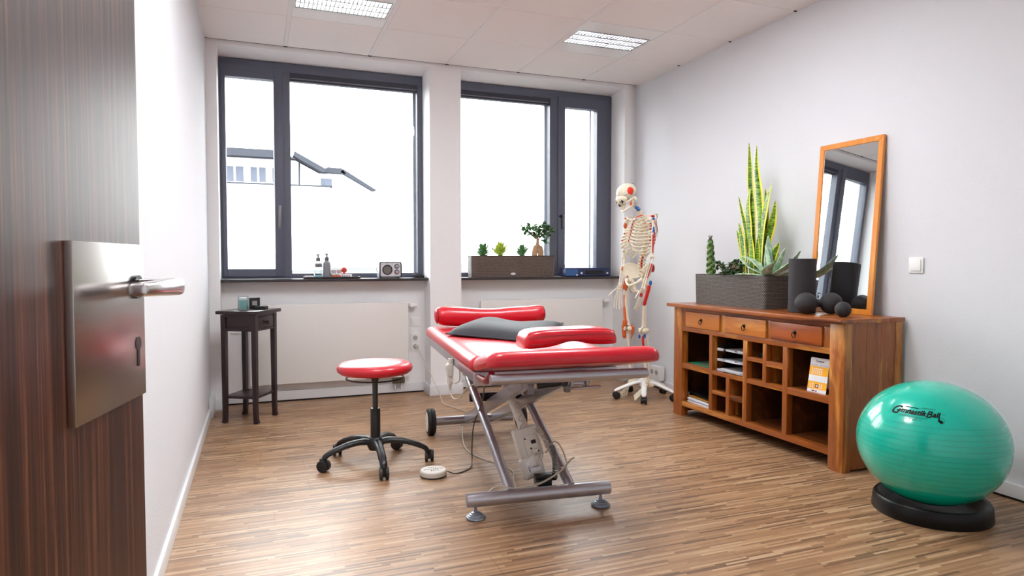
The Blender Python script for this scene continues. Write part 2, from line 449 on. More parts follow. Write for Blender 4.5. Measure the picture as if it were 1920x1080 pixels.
def add_text(mb, txt, size, fn, shear=0, bold=0):
    """lettering polygons mapped through fn(x,y) onto a surface"""
    me = text_mesh(txt, size, shear)
    for dx, dy in ([(0, 0)] if not bold else [(0, 0), (bold, 0), (0, bold), (bold, bold)]):
        vs = [mb.v(fn(v.co.x+dx, v.co.y+dy)) for v in me.vertices]
        for p in me.polygons: mb.f([vs[i] for i in p.vertices])
    w = max([v.co.x for v in me.vertices] or [0]); bpy.data.meshes.remove(me); return w
# ------------------------------------------------------------------ room shell
XL, XR, YB, H = -.33, 3.20, 5.20, 2.665
mb = MB(); mb.box(-1.4, -3, -.1, 3.6, 5.42, 0); struct('floor', mb, M_floor)
mb = MB(); mb.box(-.62, .25, 0, XL, 5.66, 2.9); mb.box(-.62, -.2, 0, -.42, .25, 2.9); struct('wall_left', mb, M_wall)
mb = MB(); mb.box(XR, -.2, 0, 3.5, 5.66, 2.9); struct('wall_right', mb, M_wall)
mb = MB()
mb.box(XL, YB, 0, -.257, 5.66, 2.9); mb.box(1.294, YB, 0, 1.553, 5.66, 2.9); mb.box(3.078, YB, 0, 3.146, 5.66, 2.9); mb.box(3.146, YB+.03, 0, XR, 5.66, 2.9)
mb.box(-.257, 5.40, 0, 1.294, 5.66, .932); mb.box(1.553, 5.40, 0, 3.078, 5.66, .932)
for a, b in ((-.257, 1.294), (1.553, 3.078)):
    mb.prism([(YB+.002, 2.638), (5.66, 2.604), (5.66, 2.9), (YB+.002, 2.9)], a, b, 'YZ')
struct('wall_back', mb, M_white)
mb = MB(); mb.box(.66, -.2, 0, 3.3, 0, 2.9); mb.box(-.42, -.2, 2.14, .66, 0, 2.9); struct('wall_front', mb, M_wall)
# hallway behind the open door
mb = MB(); mb.box(-1.4, -2.3, 0, 2.4, -2.2, 2.7); mb.box(-1.5, -2.3, 0, -1.4, -.2, 2.7); mb.box(2.4, -2.3, 0, 2.5, -.2, 2.7); mb.box(-1.4, -.2, 0, -.62, -.1, 2.7)
struct('wall_hallway', mb, M_wall)
mb = MB(); mb.box(-1.4, -2.2, 2.6, 2.4, -.2, 2.7); struct('ceiling_hallway', mb, M_tile)
# door frame
mb = MB(); mb.box(.60, -.21, 0, .66, .01, 2.14, .004); mb.box(-.42, -.21, 0, -.372, .01, 2.14, .004); mb.box(-.42, -.21, 2.08, .66, .01, 2.14, .004)
struct('trim_3', mb, M_white)
# ceiling: tiles, light cells left out, plenum above
GX = [XL, .21, .823, 1.436, 2.05, 2.663, XR]; GY = [YB, 4.55, 3.93, 3.31, 2.69, 2.07, 1.45, .83, .21, 0.0]
LCELL = [(1, 1), (4, 1), (1, 4), (3, 3)]
mb = MB()
for i in range(6):
    for j in range(9):
        if (i, j) in LCELL: continue
        x0, x1, y1, y0 = GX[i], GX[i+1], GY[j], GY[j+1]
        g = .0025
        xa = x0+(.012 if i else .012); xb = x1-(.012 if i < 5 else .005)
        ya = y0+g; yb = y1-(g if j else .012)
        mb.box(xa, ya, H, xb, yb, H+.02, .003, 1)
struct('ceiling', mb, M_tile)
mb = MB(); mb.box(XL, 0, 2.86, XR, YB, 2.9); struct('ceiling_slab', mb, M_dark)
mb = MB()
for x in GX[1:6]: mb.box(x-.0125, 0, H-.002, x+.0125, YB-.024, H+.03, .001, 1)
mb.box(XL, 0, H-.001, XL+.013, YB-.02, H+.02); mb.box(XR-.006, 0, H-.001, XR, YB-.01, H+.02)
for y in GY[1:9]: mb.box(XL, y-.009, H+.0205, XR, y+.009, H+.03)
t1 = struct('trim_1', mb, M_tbar)
mb = MB()
for x in GX[1:6]: mb.box(x-.013, YB-.022, H-.003, x+.013, YB-.004, H+.02)
for y in GY[1:8]: mb.box(XR-.02, y-.006, H-.002, XR-.001, y+.008, H+.01)
part('end_clips', mb, M_dark, t1, 'small black clips at the ends of the ceiling bars')
# baseboards
mb = MB(); mb.box(XL, .25, 0, XL+.014, 4.98, .07, .003); mb.box(XL, 4.98, 0, XL+.03, YB, .135, .006); struct('baseboard_left', mb, M_base)
mb = MB(); mb.box(XR-.014, 0, .012, XR, 5.2, .075, .003); struct('baseboard_right', mb, M_base)
mb = MB()
for a, b, y in ((-.257, 1.294, 5.40), (1.553, 3.078, 5.40)): mb.box(a, y-.013, .012, b, y, .085, .003)
mb.box(1.282, YB-.012, 0, 1.565, YB, .085, .003); mb.box(1.282, YB, 0, 1.294, 5.39, .085, .002); mb.box(1.553, YB, 0, 1.565, 5.39, .085, .002)
mb.box(XL+.03, YB-.012, .012, -.245, YB, .085, .003); mb.box(3.066, YB-.012, .012, 3.19, YB, .085, .003); mb.box(3.066, YB, .012, 3.078, 5.39, .085, .002)
struct('baseboard_back', mb, M_base)
mb = MB(); mb.box(-.257, 5.396, 0, 1.28, 5.3995, .012); mb.box(1.57, 5.396, 0, 3.06, 5.3995, .012); mb.box(XR-.004, 0, 0, XR-.0005, 5.2, .012); mb.box(XL, YB-.004, H+.002, XR, YB-.0005, H+.06); mb.box(XR-.0035, 0, H+.002, XR-.0005, YB, H+.06)  # dark strips paint the shade in the ceiling and baseboard gaps
struct('trim_2', mb, M_dark)
# windows
def window(name, x0, x1, mull, sash, fixed, hx, hz0, hz1, knob):
    z0, z1, ya, yb = .955, 2.612, 5.44, 5.52
    fr = MB()
    fr.box(x0, ya, z0, x1, yb, z0+.032, .002); fr.box(x0, ya, 2.545, x1, yb, z1, .002)
    fr.box(x0, ya, z0+.0325, x0+.035, yb, 2.5445); fr.box(x1-.04, ya, z0+.0325, x1, yb, 2.5445)
    fr.box(mull[0], ya, z0+.0325, mull[1], yb, 2.5445)
    # stepped beads around the fixed light
    a, b = fixed
    fr.mi = 1
    fr.box(a, ya+.006, 2.512, b, yb-.002, 2.5445); fr.box(b-.001, ya+.006, .988, b+.010, yb-.002, 2.5445); fr.box(a, ya+.006, .9875, b, yb-.002, .993)
    fr.mi = 2; fr.box(a, ya+.02, 2.505, b, ya+.026, 2.512); fr.mi = 1; fr.box(a, ya+.03, 2.49, b, yb-.004, 2.512)
    root = struct(name, fr, [M_anth, M_anth2, M_rail])
    sa, sb, ga, gb = sash
    m = MB(); y0 = ya-.014
    m.box(ga, y0, .972, gb, yb-.02, 1.03); m.box(ga, y0, 2.475, gb, yb-.02, 2.565)
    m.box(sa, y0, .972, ga, yb-.02, 2.565, .003); m.box(gb, y0, .972, sb, yb-.02, 2.565, .003)
    sh = part('sash', m, M_anth, root)
    m = MB(); m.box(ga-.005, 5.468, 1.025, gb+.005, 5.474, 2.48); part('pane', m, M_glass, sh)
    m = MB(); m.box(a-.005, 5.478, .98, b+.005, 5.484, 2.505); part('pane', m, M_glass, root)
    m = MB()
    if knob:
        m.cyl((hx, y0-.028, hz1), (hx, y0, hz1), .014, .012, 16); m.tube([(hx, y0-.03, hz1), (hx, y0-.034, hz1)], [.014, .01], 16)
        m.box(hx-.0075+.012, y0-.007, hz0-.02, hx+.0075+.012, y0, hz1+.01, .003); m.cyl((hx+.013, y0-.012, hz0), (hx+.013, y0-.006, hz0), .007, .007, 12)
    else:
        m.box(hx-.013, y0-.008, hz0-.01, hx+.013, y0, hz1+.01, .005); m.box(hx-.009, y0-.035, hz0, hx+.009, y0-.02, hz1-.02, .007); m.cyl((hx, y0-.03, hz1-.03), (hx, y0, hz1-.03), .009, .009, 12)
    part('window_handle', m, M_silver2 if not knob else M_black, root)
    m = MB()
    for q in (b-.018, ): m.box(q, 5.53, .98, q+.02, 5.56, 2.6, .002); m.box(q+.028, 5.58, .98, q+.05, 5.64, 2.6, .002)
    m.box(gb-.022 if sa > 1 else gb-.002, 5.53, .98, gb-.006 if sa > 1 else gb+.01, 5.56, 2.6, .002)
    part('blind_guide', m, M_rail, root)
    m = MB(); m.box(a, 5.56, 2.515, b+.02, 5.62, 2.58, .004); part('blind_bottom_bar', m, M_rail, root)
    return root
window('window_1', -.257, 1.294, (.13, .249), (-.24, .192, -.212, .128), (.249, 1.25), .163, 1.35, 1.51, False)
window('window_2', 1.553, 3.078, (2.458, 2.60), (2.531, 3.045, 2.60, 2.92), (1.61, 2.456), 2.552, 1.40, 1.495, True)
for k, (a, b) in enumerate(((-.259, 1.30), (1.548, 3.085))):
    mb = MB(); mb.box(a, 5.262, .932, b, 5.45, .954, .003)
    struct('trim_%d' % (4+k), mb, plain('dark_stone_sill', (52, 46, 48), .35, var=.25, vscale=120))
# the white tiled ledge outside and the neighbouring building
M_ren = plain('white_render', (236, 236, 238), .9, var=.03); M_roofm = plain('dark_slate_roof', (52, 54, 60), .95, var=.15, spec=.05)
M_gwin = plain('dark_blinds', (76, 80, 90), .9, var=.05, spec=.05); M_ledge = plain('grey_roof_gravel', (68, 69, 70), .95, var=.05, spec=.05)
bd = thing('apartment_building', 'pale house with grey hipped roof and gutter seen through the left window', 'building', (0, 25, 0))
mb = MB(); mb.box(-9, 0, -4, 1.3, 9, 4.72); mb.prism([(1.3, -4), (4.1, -4), (4.1, 3.7), (3.0, 4.36), (2.3, 4.3), (2.1, 4.3), (1.3, 4.72)], 0, 8, 'XZ'); part('wall', mb, M_ren, bd)
mb = MB()
mb.prism([(-9.5, 4.72), (1.3, 4.72), (.6, 4.98), (-9.5, 4.98)], -.5, 9, 'XZ')
mb.prism([(1.2, 4.82), (2.15, 4.30), (2.3, 4.30), (2.3, 4.42), (1.25, 4.98)], -.5, 9, 'XZ')
mb.prism([(2.15, 4.32), (3.05, 4.30), (2.9, 4.5), (2.4, 4.52), (2.2, 4.4)], -.2, 8, 'XZ')
mb.prism([(2.95, 4.48), (4.15, 3.76), (4.0, 3.72), (2.85, 4.36)], -.2, 8, 'XZ')
part('roof', mb, M_roofm, bd)
for x0, x1 in ((-1.0, -.42), (-.2, .30), (.52, .72)):
    m = MB(); m.box(x0, -.03, 3.9, x1, .05, 4.42); w = part('window', m, M_gwin, bd)
    m = MB(); m.box((x0+x1)/2-.03, -.05, 3.9, (x0+x1)/2+.03, -.02, 4.42); part('window_post', m, M_ren, w)
m = MB(); m.box(2.17, -.10, 3.85, 2.55, .04, 4.12); part('shutter', m, M_gwin, bd)
m = MB(); m.tube([(1.5, -.3, 4.72), (1.42, -.2, 4.6), (1.42, -.12, 3.85)], .03, 8); part('downpipe', m, M_roofm, bd)
nb = thing('annex_building', 'low white flat-roofed annex in front of the hipped-roof house', 'building', (0, 17.5, 0))
mb = MB(); mb.box(-6, 0, -4, 1.75, 5, 3.0); part('wall', mb, M_ren, nb)
mb = MB(); mb.box(-6, -.06, 3.0, 1.8, 5, 3.03); part('roof_edge', mb, M_roofm, nb)
for k in range(4):
    mb = MB(); mb.tube([(1.15+k*.15, 0, 3.03), (1.15+k*.15, 0, 3.12)], .006, 5); part('railing_post', mb, M_roofm, nb)
mb = MB(); mb.box(-14, 5.7, .5, 24, 60, .88); tag(mb.build('roof_terrace', M_ledge), 'pale grey roof terrace below both windows', 'terrace', kind='structure')
# ------------------------------------------------------------------ the open door, at the left edge
DE = Vector((-.141, .964, 0)); DA = math.atan2(.98, .198)   # latch edge, leaf direction
door = MB(); W_D = .84
door.box(-W_D, 0, .006, 0, .04, 2.07, .0015, 1)
dr = struct('door_1', door, M_zebra, loc=DE, rot=(0, 0, DA))
# local: -x runs to the hinge, -y is the visible face
m = MB(); m.box(-.198, -.009, .914, -.014, 0, 1.102, .0015)
pl = part('handle_plate', m, M_steel, dr, 'square brushed steel plate')
m = MB(); m.cyl((-.037, -.0096, .980), (-.037, -.008, .980), .0085, seg=20); m.box(-.0405, -.0097, .952, -.0335, -.008, .98, .0004, 1); part('keyhole', m, M_black, pl)
m = MB()
m.cyl((-.040, -.0125, 1.05), (-.040, -.009, 1.05), .0145, .0145, 24)
part('rosette', m, M_black, dr)
m = MB()
m.tube([(-.040, -.009, 1.05), (-.040, -.046, 1.05)], .0098, 20)
def lever_ring(x, y, hy, hz):
    out = []
    for k in range(24):
        a = 2*PI*k/24; c, d = math.cos(a), math.sin(a); q = lambda w: math.copysign(abs(w)**.55, w)
        out.append((x, y+hy*q(c), 1.05+hz*q(d)))
    return out
pts = [((-.0265, -.050), .005, .0045), ((-.0275, -.050), .009, .0085), ((-.031, -.0505), .0115, .0105), ((-.040, -.051), .0125, .0108), ((-.065, -.051), .0122, .0100), ((-.10, -.050), .0112, .0088), ((-.142, -.049), .0105, .0075), ((-.1455, -.049), .009, .0062), ((-.1465, -.049), .005, .0035)]
V = [[m.v(p) for p in lever_ring(a[0], a[1], b, c)] for a, b, c in pts]
for A, B in zip(V, V[1:]):
    for k in range(24): m.f([A[k], A[(k+1) % 24], B[(k+1) % 24], B[k]])
m.f(V[0][::-1]); m.f(V[-1])
part('lever_handle', m, M_lever, dr, 'tapered bent steel door lever')
# ------------------------------------------------------------------ ceiling luminaires, plus added opal and hallway fill lights
def luminaire(i, j, label, oy=0.0):
    x0, x1, y1, y0 = GX[i]+.0135, GX[i+1]-.0135, GY[j]-.002, GY[j+1]+.002
    r = thing('ceiling_light', label, 'ceiling light', ((x0+x1)/2, (y0+y1)/2, H), 0, 'square lights in the tiled ceiling')
    w, h = (x1-x0)/2, (y1-y0)/2; q_ = .13 if j == 1 else .27; a, b = -q_+oy, q_+oy
    m = MB(); m.box(-w, -h, 0, w, a, .012, .001, 1); m.box(-w, b, 0, w, h, .012, .001, 1)
    m.box(-w, a, .001, -w+.012, b, .012); m.box(w-.012, a, .001, w, b, .012)
    part('side_panel', m, M_white_pl, r)
    m = MB(); m.box(-w, a-.01, .095, w, b+.01, .1); m.box(-w, a-.01, .012, -w+.004, b+.01, .1); m.box(w-.004, a-.01, .012, w, b+.01, .1)
    m.box(-w, a-.01, .012, w, a-.006, .1); m.box(-w, b+.006, .012, w, b+.01, .1); part('reflector', m, M_white_pl, r)
    if j != 1:
        m = MB(); m.box(-w+.014, a, .0, w-.014, b, .008, .002, 1); part('fill_diffuser', m, M_fill, r); return r
    for k in range(3):
        y = a+(k+.5)*(b-a)/3
        m = MB(); m.tube([(-w+.02, y, .065), (w-.02, y, .065)], .012, 12); part('fluorescent_tube', m, M_tube if j == 1 else M_fill, r)
    m = MB(); n = 22
    for k in range(4):
        y = a+k*(b-a)/3; m.prism([(y-.0075, .0), (y+.0075, .0), (y+.001, .045), (y-.001, .045)], -w+.012, w-.012, 'YZ')
    for k in range(n+1):
        x = -w+.014+k*(2*w-.028)/n; m.prism([(x-.003, .004), (x+.003, .004), (x+.0006, .042), (x-.0006, .042)], a, b, 'XZ')
    part('louvre', m, plain('louvre_reflector', (150, 150, 154), .16, metal=.9), r)
luminaire(1, 1, 'square louvre ceiling light above the left window, cut by the top of the picture')
luminaire(4, 1, 'square louvre ceiling light above the right window')
luminaire(1, 4, 'added unseen opal fill light overhead nearer the left wall')
luminaire(3, 3, 'added unseen opal fill light overhead nearer the right wall')  # unseen opal pair added to brighten the room from the front
hl = thing('ceiling_light', 'added round fill light in the unseen hallway', 'ceiling light', (.6, -1.1, 2.6), 0)
m = MB(); m.lathe([(.0, -.05), (.15, -.045), (.17, -.02), (.17, 0)], seg=32); part('fill_diffuser', m, m_emit('hall_fill', (1, .98, .97, 1), 40.0), hl)  # unseen hallway light added for more fill through the doorway
# ------------------------------------------------------------------ radiators, sockets, switch
def radiator(x0, x1, label, box_right=True):
    r = thing('radiator', label, 'radiator', (x0, 5.32, .145), 0, 'flat white radiators under the windows'); w = x1-x0; h = .612
    m = MB(); m.box(0, 0, 0, w, .012, h, .006, 3); part('front_panel', m, M_rad, r)
    m = MB(); m.box(.01, .012, .01, w-.01, .055, h-.006, .004); part('body', m, M_rad, r)
    m = MB()
    for k in range(40): m.box(.02+k*(w-.05)/40, .016, h-.006, .02+k*(w-.05)/40+.012, .05, h+.001)
    part('top_grille', m, M_base, r)
    m = MB(); m.tube([(w-.005, .03, h-.03), (w+.02, .03, h-.03)], .012, 14); m.tube([(w+.02, .03, h-.03), (w+.075, .03, h-.03)], [.019, .015], 16)
    for k in range(10):
        a = 2*PI*k/10; m.tube([(w+.022, .03+.018*math.cos(a), h-.03+.018*math.sin(a)), (w+.055, .03+.016*math.cos(a), h-.03+.016*math.sin(a))], .002, 5)
    part('thermostat', m, M_white_pl, r)
    m = MB(); m.cyl((w-.004, .03, h-.03), (w+.006, .03, h-.03), .02, .02, 16); part('valve_nut', m, M_silver2, r)
    m = MB(); m.box(w-.13, .014, -.052, w-.03, .04, -.004, .004); m.cyl((w-.105, .01, -.028), (w-.105, .03, -.028), .016, .016, 16); m.cyl((w-.055, .01, -.028), (w-.055, .03, -.028), .016, .016, 16); m.cyl((w-.08, .02, -.05), (w-.08, .02, 0), .01, .01, 12)
    part('connection_block', m, plain('tarnished_brass', (110, 104, 88), .35, metal=.8, var=.3), r)
    for x in (.12, w-.2):
        m = MB(); m.box(x, .055, .05, x+.03, .0795, h-.05); part('wall_bracket', m, M_base, r)
    for k in (0, 1):
        m = MB(); m.tube([(w-.105+.05*k, .035, -.05), (w-.105+.05*k, .035, -.10), (w-.105+.05*k, .079, -.10)], .007, 8); part('pipe', m, M_base, r)
radiator(-.07, 1.14, 'flat white radiator under the left window, behind the side table and stool')
radiator(1.76, 2.93, 'flat white radiator under the right window, behind the treatment table')
def plate(name, label, cat, loc, w, h, rot, kind, group=None):
    r = thing(name, label, cat, loc, rot, group)      # local -y faces the room
    m = MB(); m.box(-w/2, -.008, -h/2, w/2, 0, h/2, .004, 3); part('cover_frame', m, M_white_pl, r)
    n = 2 if kind == 'socket2' else 1
    for k in range(n):
        zc = 0 if n == 1 else (.036, -.036)[k]
        if kind.startswith('socket'):
            m = MB(); m.box(-.028, -.0105, zc-.028, .028, -.0081, zc+.028, .002); i = part('socket_insert', m, M_white_pl, r)
            m = MB(); m.lathe([(.020, -.0112), (.0205, -.0108)], (0, 0, zc), 24, 'Y'); m.cyl((0, -.0114, zc), (0, -.0107, zc), .0195, .0195, 24); part('socket_well', m, plain('socket_grey', (176, 174, 172), .5), i)
            m = MB()
            for q in (-.009, .009): m.cyl((q, -.0119, zc), (q, -.0113, zc), .0028, .0028, 10)
            m.box(-.002, -.0119, zc+.015, .002, -.0113, zc+.02); m.box(-.002, -.0119, zc-.02, .002, -.0113, zc-.015); part('contact', m, M_dark, i)
        else:
            m = MB(); m.box(-w*.36, -.0125, -h*.36, w*.36, -.0081, h*.36, .003); part('rocker' if kind == 'switch' else 'blank_cover', m, M_white_pl, r)
    return r
plate('light_switch', 'square white light switch on the right wall beside the mirror', 'light switch', (XR, 2.456, 1.065), .082, .082, PI/2, 'switch').rotation_euler = (0, 0, -PI/2)
plate('blank_plate', 'blank square white cover plate above the double socket', 'wall plate', (1.211, 5.40, .587), .08, .08, 0, 'blank')
plate('wall_socket', 'double white wall socket with a cable at the radiator', 'socket', (1.211, 5.40, .418), .08, .152, 0, 'socket2')
m = MB(); m.box(-.20, 5.38, .545, -.13, 5.3995, .566, .003); tag(m.build('wall_clip', M_base), 'small white bracket on the wall seen between the side table legs', 'bracket')
# surface mounted socket box low on the right wall
r = thing('socket_box', 'white surface-mounted twin socket box low on the wall behind the skeleton', 'socket', (XR-.0145, 4.78, .14))
m = MB(); m.box(-.055, -.075, -.06, 0, .075, .06, .006, 3); part('housing', m, M_white_pl, r)
for y in (-.034, .034):
    m = MB(); m.cyl((-.0572, y, .01), (-.0551, y, .01), .021, .021, 24); w = part('socket_well', m, plain('socket_grey', (176, 174, 172), .5), r)
    m = MB(); m.cyl((-.0582, y-.009, .01), (-.0573, y-.009, .01), .003, seg=8); m.cyl((-.0582, y+.009, .01), (-.0573, y+.009, .01), .003, seg=8); part('contact', m, M_dark, w)
# ------------------------------------------------------------------ side table
st = thing('side_table', 'tall narrow dark espresso wood side table with one small drawer', 'side table', (-.061, 4.872, 0), math.radians(-29.5))
hw, hd = .126, .142   # local x half, y half ; local -y faces the camera-left, +x carries the drawer
for sx in (-1, 1):
    for sy in (-1, 1):
        m = MB(); x, y = sx*(hw-.017), sy*(hd-.017)
        m.tube([(x, y, .73), (x, y, .1), (x+sx*.002, y+sy*.002, .03), (x+sx*.006, y+sy*.006, 0)], [.0235, .0195, .019, .022], 4, up=(1, 0, 0), cap=True)
        for v in m.bm.verts:   # square section, faces parallel to the top
            p = v.co-Vector((x, y, v.co.z)); c, s_ = math.cos(PI/4), math.sin(PI/4)
            v.co.x, v.co.y = x+p.x*c-p.y*s_, y+p.x*s_+p.y*c
        part('leg', m, M_espresso, st)
m = MB(); m.box(-hw-.022, -hd-.022, .734, hw+.022, hd+.022, .757, .004); part('tabletop', m, M_espresso, st)
for a in ('x-', 'y-', 'y+'):
    m = MB()
    if a == 'x-': m.box(-hw+.008, -hd+.03, .62, -hw+.02, hd-.03, .734)
    if a == 'y-':
        m.box(-hw+.03, -hd+.012, .62, hw-.03, -hd+.02, .734); m.box(-hw+.03, -hd+.003, .714, hw-.03, -hd+.02, .734); m.box(-hw+.03, -hd+.003, .62, hw-.03, -hd+.02, .64)
    if a == 'y+': m.box(-hw+.03, hd-.02, .62, hw-.03, hd-.008, .734)
    part('apron', m, M_espresso, st)
m = MB(); m.box(hw-.02, -hd+.03, .62, hw-.003, hd-.03, .634); m.box(hw-.02, -hd+.03, .718, hw-.003, hd-.03, .734); part('drawer_rail', m, M_espresso, st)
m = MB(); m.box(hw-.19, -hd+.036, .637, hw-.004, hd-.036, .715, .002); d_ = part('drawer', m, M_espresso, st)
m = MB(); m.lathe([(.0, .018), (.009, .017), (.012, .012), (.006, .006), (.005, -.006)], (hw, 0, .676), 16, 'X'); m.tube([(hw+.012, .014*math.cos(t*PI/8), .670+.014*math.sin(t*PI/8)) for t in range(16)], .002, 6, closed=True); part('knob', m, M_iron, d_)
m = MB(); m.box(-hw+.012, -hd+.012, .165, hw-.012, hd-.012, .183, .002); part('lower_shelf', m, M_espresso, st)
cj = thing('candle_jar', 'glass jar with pale aqua wax on the dark side table', 'candle', (-.098, 4.86, .7575))
m = MB(); m.lathe([(.033, 0), (.035, .004), (.035, .088), (.0325, .088), (.0325, .006), (0, .005)], seg=28); part('glass', m, M_clear, cj)
m = MB(); m.lathe([(0, .0075), (.0318, .008), (.0318, .066), (0, .066)], seg=24); part('wax', m, plain('aqua_wax', (150, 205, 208), .35, var=.1), cj)
m = MB(); m.lathe([(0, .0665), (.0318, .0665), (.0318, .081), (0, .082)], seg=24); part('wax_top', m, M_paper, cj)
m = MB(); m.box(-.035, -.008, 0, .035, .008, .08, .002); 
bc = m.build('card_box', M_black); bc.location = (-.026, 4.912, .7575); bc.rotation_euler = (0, 0, math.radians(8)); tag(bc, 'small upright black box with a silver window on the side table', 'box')
m = MB(); m.box(-.016, -.0088, .026, .016, -.0081, .056); part('foil_window', m, plain('grey_foil', (150, 148, 146), .4), bc)
m = MB(); m.box(-.036, -.03, 0, .036, .03, .022, .002); fb = m.build('flat_box', M_black); fb.location = (.018, 4.843, .7575); fb.rotation_euler = (0, 0, math.radians(-22)); tag(fb, 'small flat dark box lying on the side table', 'box')
m = MB(); m.box(-.0364, -.0304, .0225, .0364, .0304, .0245, .001, 1); part('lid', m, plain('pale_lid', (96, 92, 110), .2), fb)
# ------------------------------------------------------------------ rolling stool
so = thing('rolling_stool', 'round red rolling stool on a black five-arm caster base', 'stool', (.575, 3.535, 0))
m = MB(); m.lathe([(0, .485), (.14, .487), (.178, .492), (.195, .505), (.199, .52), (.194, .534), (.175, .546), (.13, .5525), (.06, .555), (0, .5555)], seg=56); part('seat', m, M_red, so)
m = MB(); m.lathe([(0, .472), (.07, .472), (.08, .4845), (0, .4845)], seg=28); part('seat_plate', m, M_black, so)
m = MB(); m.tube(catmull([(.15*math.cos(a), .15*math.sin(a), .466) for a in [2*PI*k/16 for k in range(16)]], 3, True), .0042, 8, closed=True)
for a in (.3, 2.4, 4.5): m.tube([(.05*math.cos(a), .05*math.sin(a), .474), (.15*math.cos(a), .15*math.sin(a), .466)], .0042, 8)
part('lever_ring', m, M_black, so)
m = MB(); m.cyl((0, 0, .30), (0, 0, .472), .0145, .0145, 20); m.lathe([(.0145, .44), (.02, .455), (.024, .472)], seg=20); part('gas_spring', m, plain('dark_gunmetal', (70, 68, 68), .3, metal=.7), so)
m = MB(); m.lathe([(0, .10), (.026, .10), (.0262, .295), (.024, .303), (.0155, .304)], seg=28); part('column', m, M_black, so)
m = MB(); m.lathe([(0, .075), (.035, .08), (.044, .10), (.042, .13), (.03, .148), (.026, .15)], seg=28); part('hub', m, M_black, so)
ang = [math.atan2(3.499-3.535, .284-.575), math.atan2(3.235-3.535, .001), math.atan2(3.476-3.535, .279), math.atan2(3.79-3.535, .158), math.atan2(.20, -.22)]
ang = [math.radians(a) for a in (187, 270-1, 347, 58, 128)]
wheel_dir = [math.radians(a) for a in (55, 173, 165, 55, 175)]
for a, wdir in zip(ang, wheel_dir):
    c, s_ = math.cos(a), math.sin(a); P = lambda r, z: (r*c, r*s_, z)
    m = MB(); m.tube(catmull([P(.02, .118), P(.07, .128), P(.14, .122), P(.21, .102), P(.262, .078), P(.280, .052)], 5), [.025]*6+[.023]*6+[.021]*6+[.019]*4+[.0175]*4, 12, flat=.72, up=(0, 0, 1))
    part('base_arm', m, M_black, so)
    cx, cy = .285*c, .285*s_; ax = Vector((math.cos(wdir), math.sin(wdir), 0)); off = Vector((-ax.y, ax.x, 0))*.012
    m = MB(); m.tube([(cx, cy, .068), (cx, cy, .04)], .011, 12)
    q = Vector((cx, cy, .032))-off; m.tube([q-ax*.006, q+ax*.006], .02, 16); cas = part('caster', m, M_black, so)
    for sg in (-1, 1):
        m = MB(); m.tube([q+ax*sg*.007, q+ax*sg*.009, q+ax*sg*.021, q+ax*sg*.024], [.027, .0305, .0305, .026], 24)
        part('wheel', m, M_grub if sg > 0 else M_rub, cas)
# ------------------------------------------------------------------ treatment table
TO, TA = (1.178, 2.624, 0), math.radians(-5.94)
tt = thing('treatment_table', 'red padded height-adjustable treatment table on a silver steel frame', 'treatment table', TO, TA)
def rrect(x0, x1, y0, y1, r, n=5):
    out = []
    for cx, cy, a0 in ((x1-r, y1-r, 0), (x0+r, y1-r, 90), (x0+r, y0+r, 180), (x1-r, y0+r, 270)):
        for k in range(n+1):
            a = math.radians(a0+90*k/n); out.append((cx+r*math.cos(a), cy+r*math.sin(a)))
    return out
def pad(x0, x1, y0, y1, z0, h, rc, tilt=None, puff=.006, sag=None):
    """upholstered slab with fully rounded rim and slight crown"""
    m = MB(); prof = [(.012, 0), (.004, .004), (0, .016), (0, h*.45), (.004, h*.66), (.014, h*.83), (.030, h*.94), (.055, h*.99), (.11, h)]
    rings = []; cx, cy = (x0+x1)/2, (y0+y1)/2
    T = tilt if tilt else (lambda p: p)
    for ins, z in prof:
        pts = rrect(x0+ins, x1-ins, y0+ins, y1-ins, max(.012, rc-ins*.4))
        rings.append([m.v(T((a, b, z0+z))) for a, b in pts])
    n = len(rings[0])
    for A, B in zip(rings, rings[1:]):
        for k in range(n): m.f([A[k], A[(k+1) % n], B[(k+1) % n], B[k]])
    m.f(rings[0][::-1])
    ct = m.v(T((cx, cy, z0+h+puff)))
    last = rings[-1]; mid = []
    for v_, (a, b) in zip(last, rrect(x0+.11, x1-.11, y0+.11, y1-.11, max(.012, rc-.04))): mid.append(m.v(T((a*.5+cx*.5, b*.5+cy*.5, z0+h+puff*.7))))
    for k in range(n): m.f([last[k], last[(k+1) % n], mid[(k+1) % n], mid[k]]); m.f([mid[k], mid[(k+1) % n], ct])
    return m
PX, ZP = .345, .617
part('mattress_section', pad(-PX, PX, .004, 1.44, ZP, .064, .035), M_red, tt, 'long red padded section')
tl = math.atan2(.068, .33)
def tilt(p):
    y = p[1]; z = p[2]-ZP; return (p[0], y*math.cos(tl)+z*math.sin(tl)*1.0-.004, ZP+z*math.cos(tl)-y*math.sin(tl))
hp = pad(-PX, PX+.035, -.345, -.0, ZP, .066, .06, tilt=tilt)
for v in hp.bm.verts:   # shallow dent under the face cushion
    d = math.exp(-((v.co.x-.08)/.11)**2)*max(0, min(1, (v.co.z-ZP-.05)/.06)); v.co.z -= .006*d
part('head_section', hp, M_red, tt, 'raised red padded head section')
m = MB()
m.box(-.328, 0, .553, .269, .035, .612, .003); m.box(-.328, .035, .565, -.293, 1.40, .612, .003); m.box(.29, .035, .565, .325, 1.40, .612, .003); m.box(-.328, 1.37, .565, .325, 1.40, .612, .003); m.box(.269, .004, .565, .325, .035, .612, .002)
m.box(-.29, .45, .585, .29, .49, .612); m.box(-.29, .95, .585, .29, .99, .612)
part('top_frame', m, M_silver, tt)
m = MB(); m.box(.269, .002, .558, .302, .033, .567, .001); part('frame_plug', m, plain('blue_grey_cap', (110, 118, 150), .4), tt)
m = MB(); 
z_t, y_t = .638, -.318
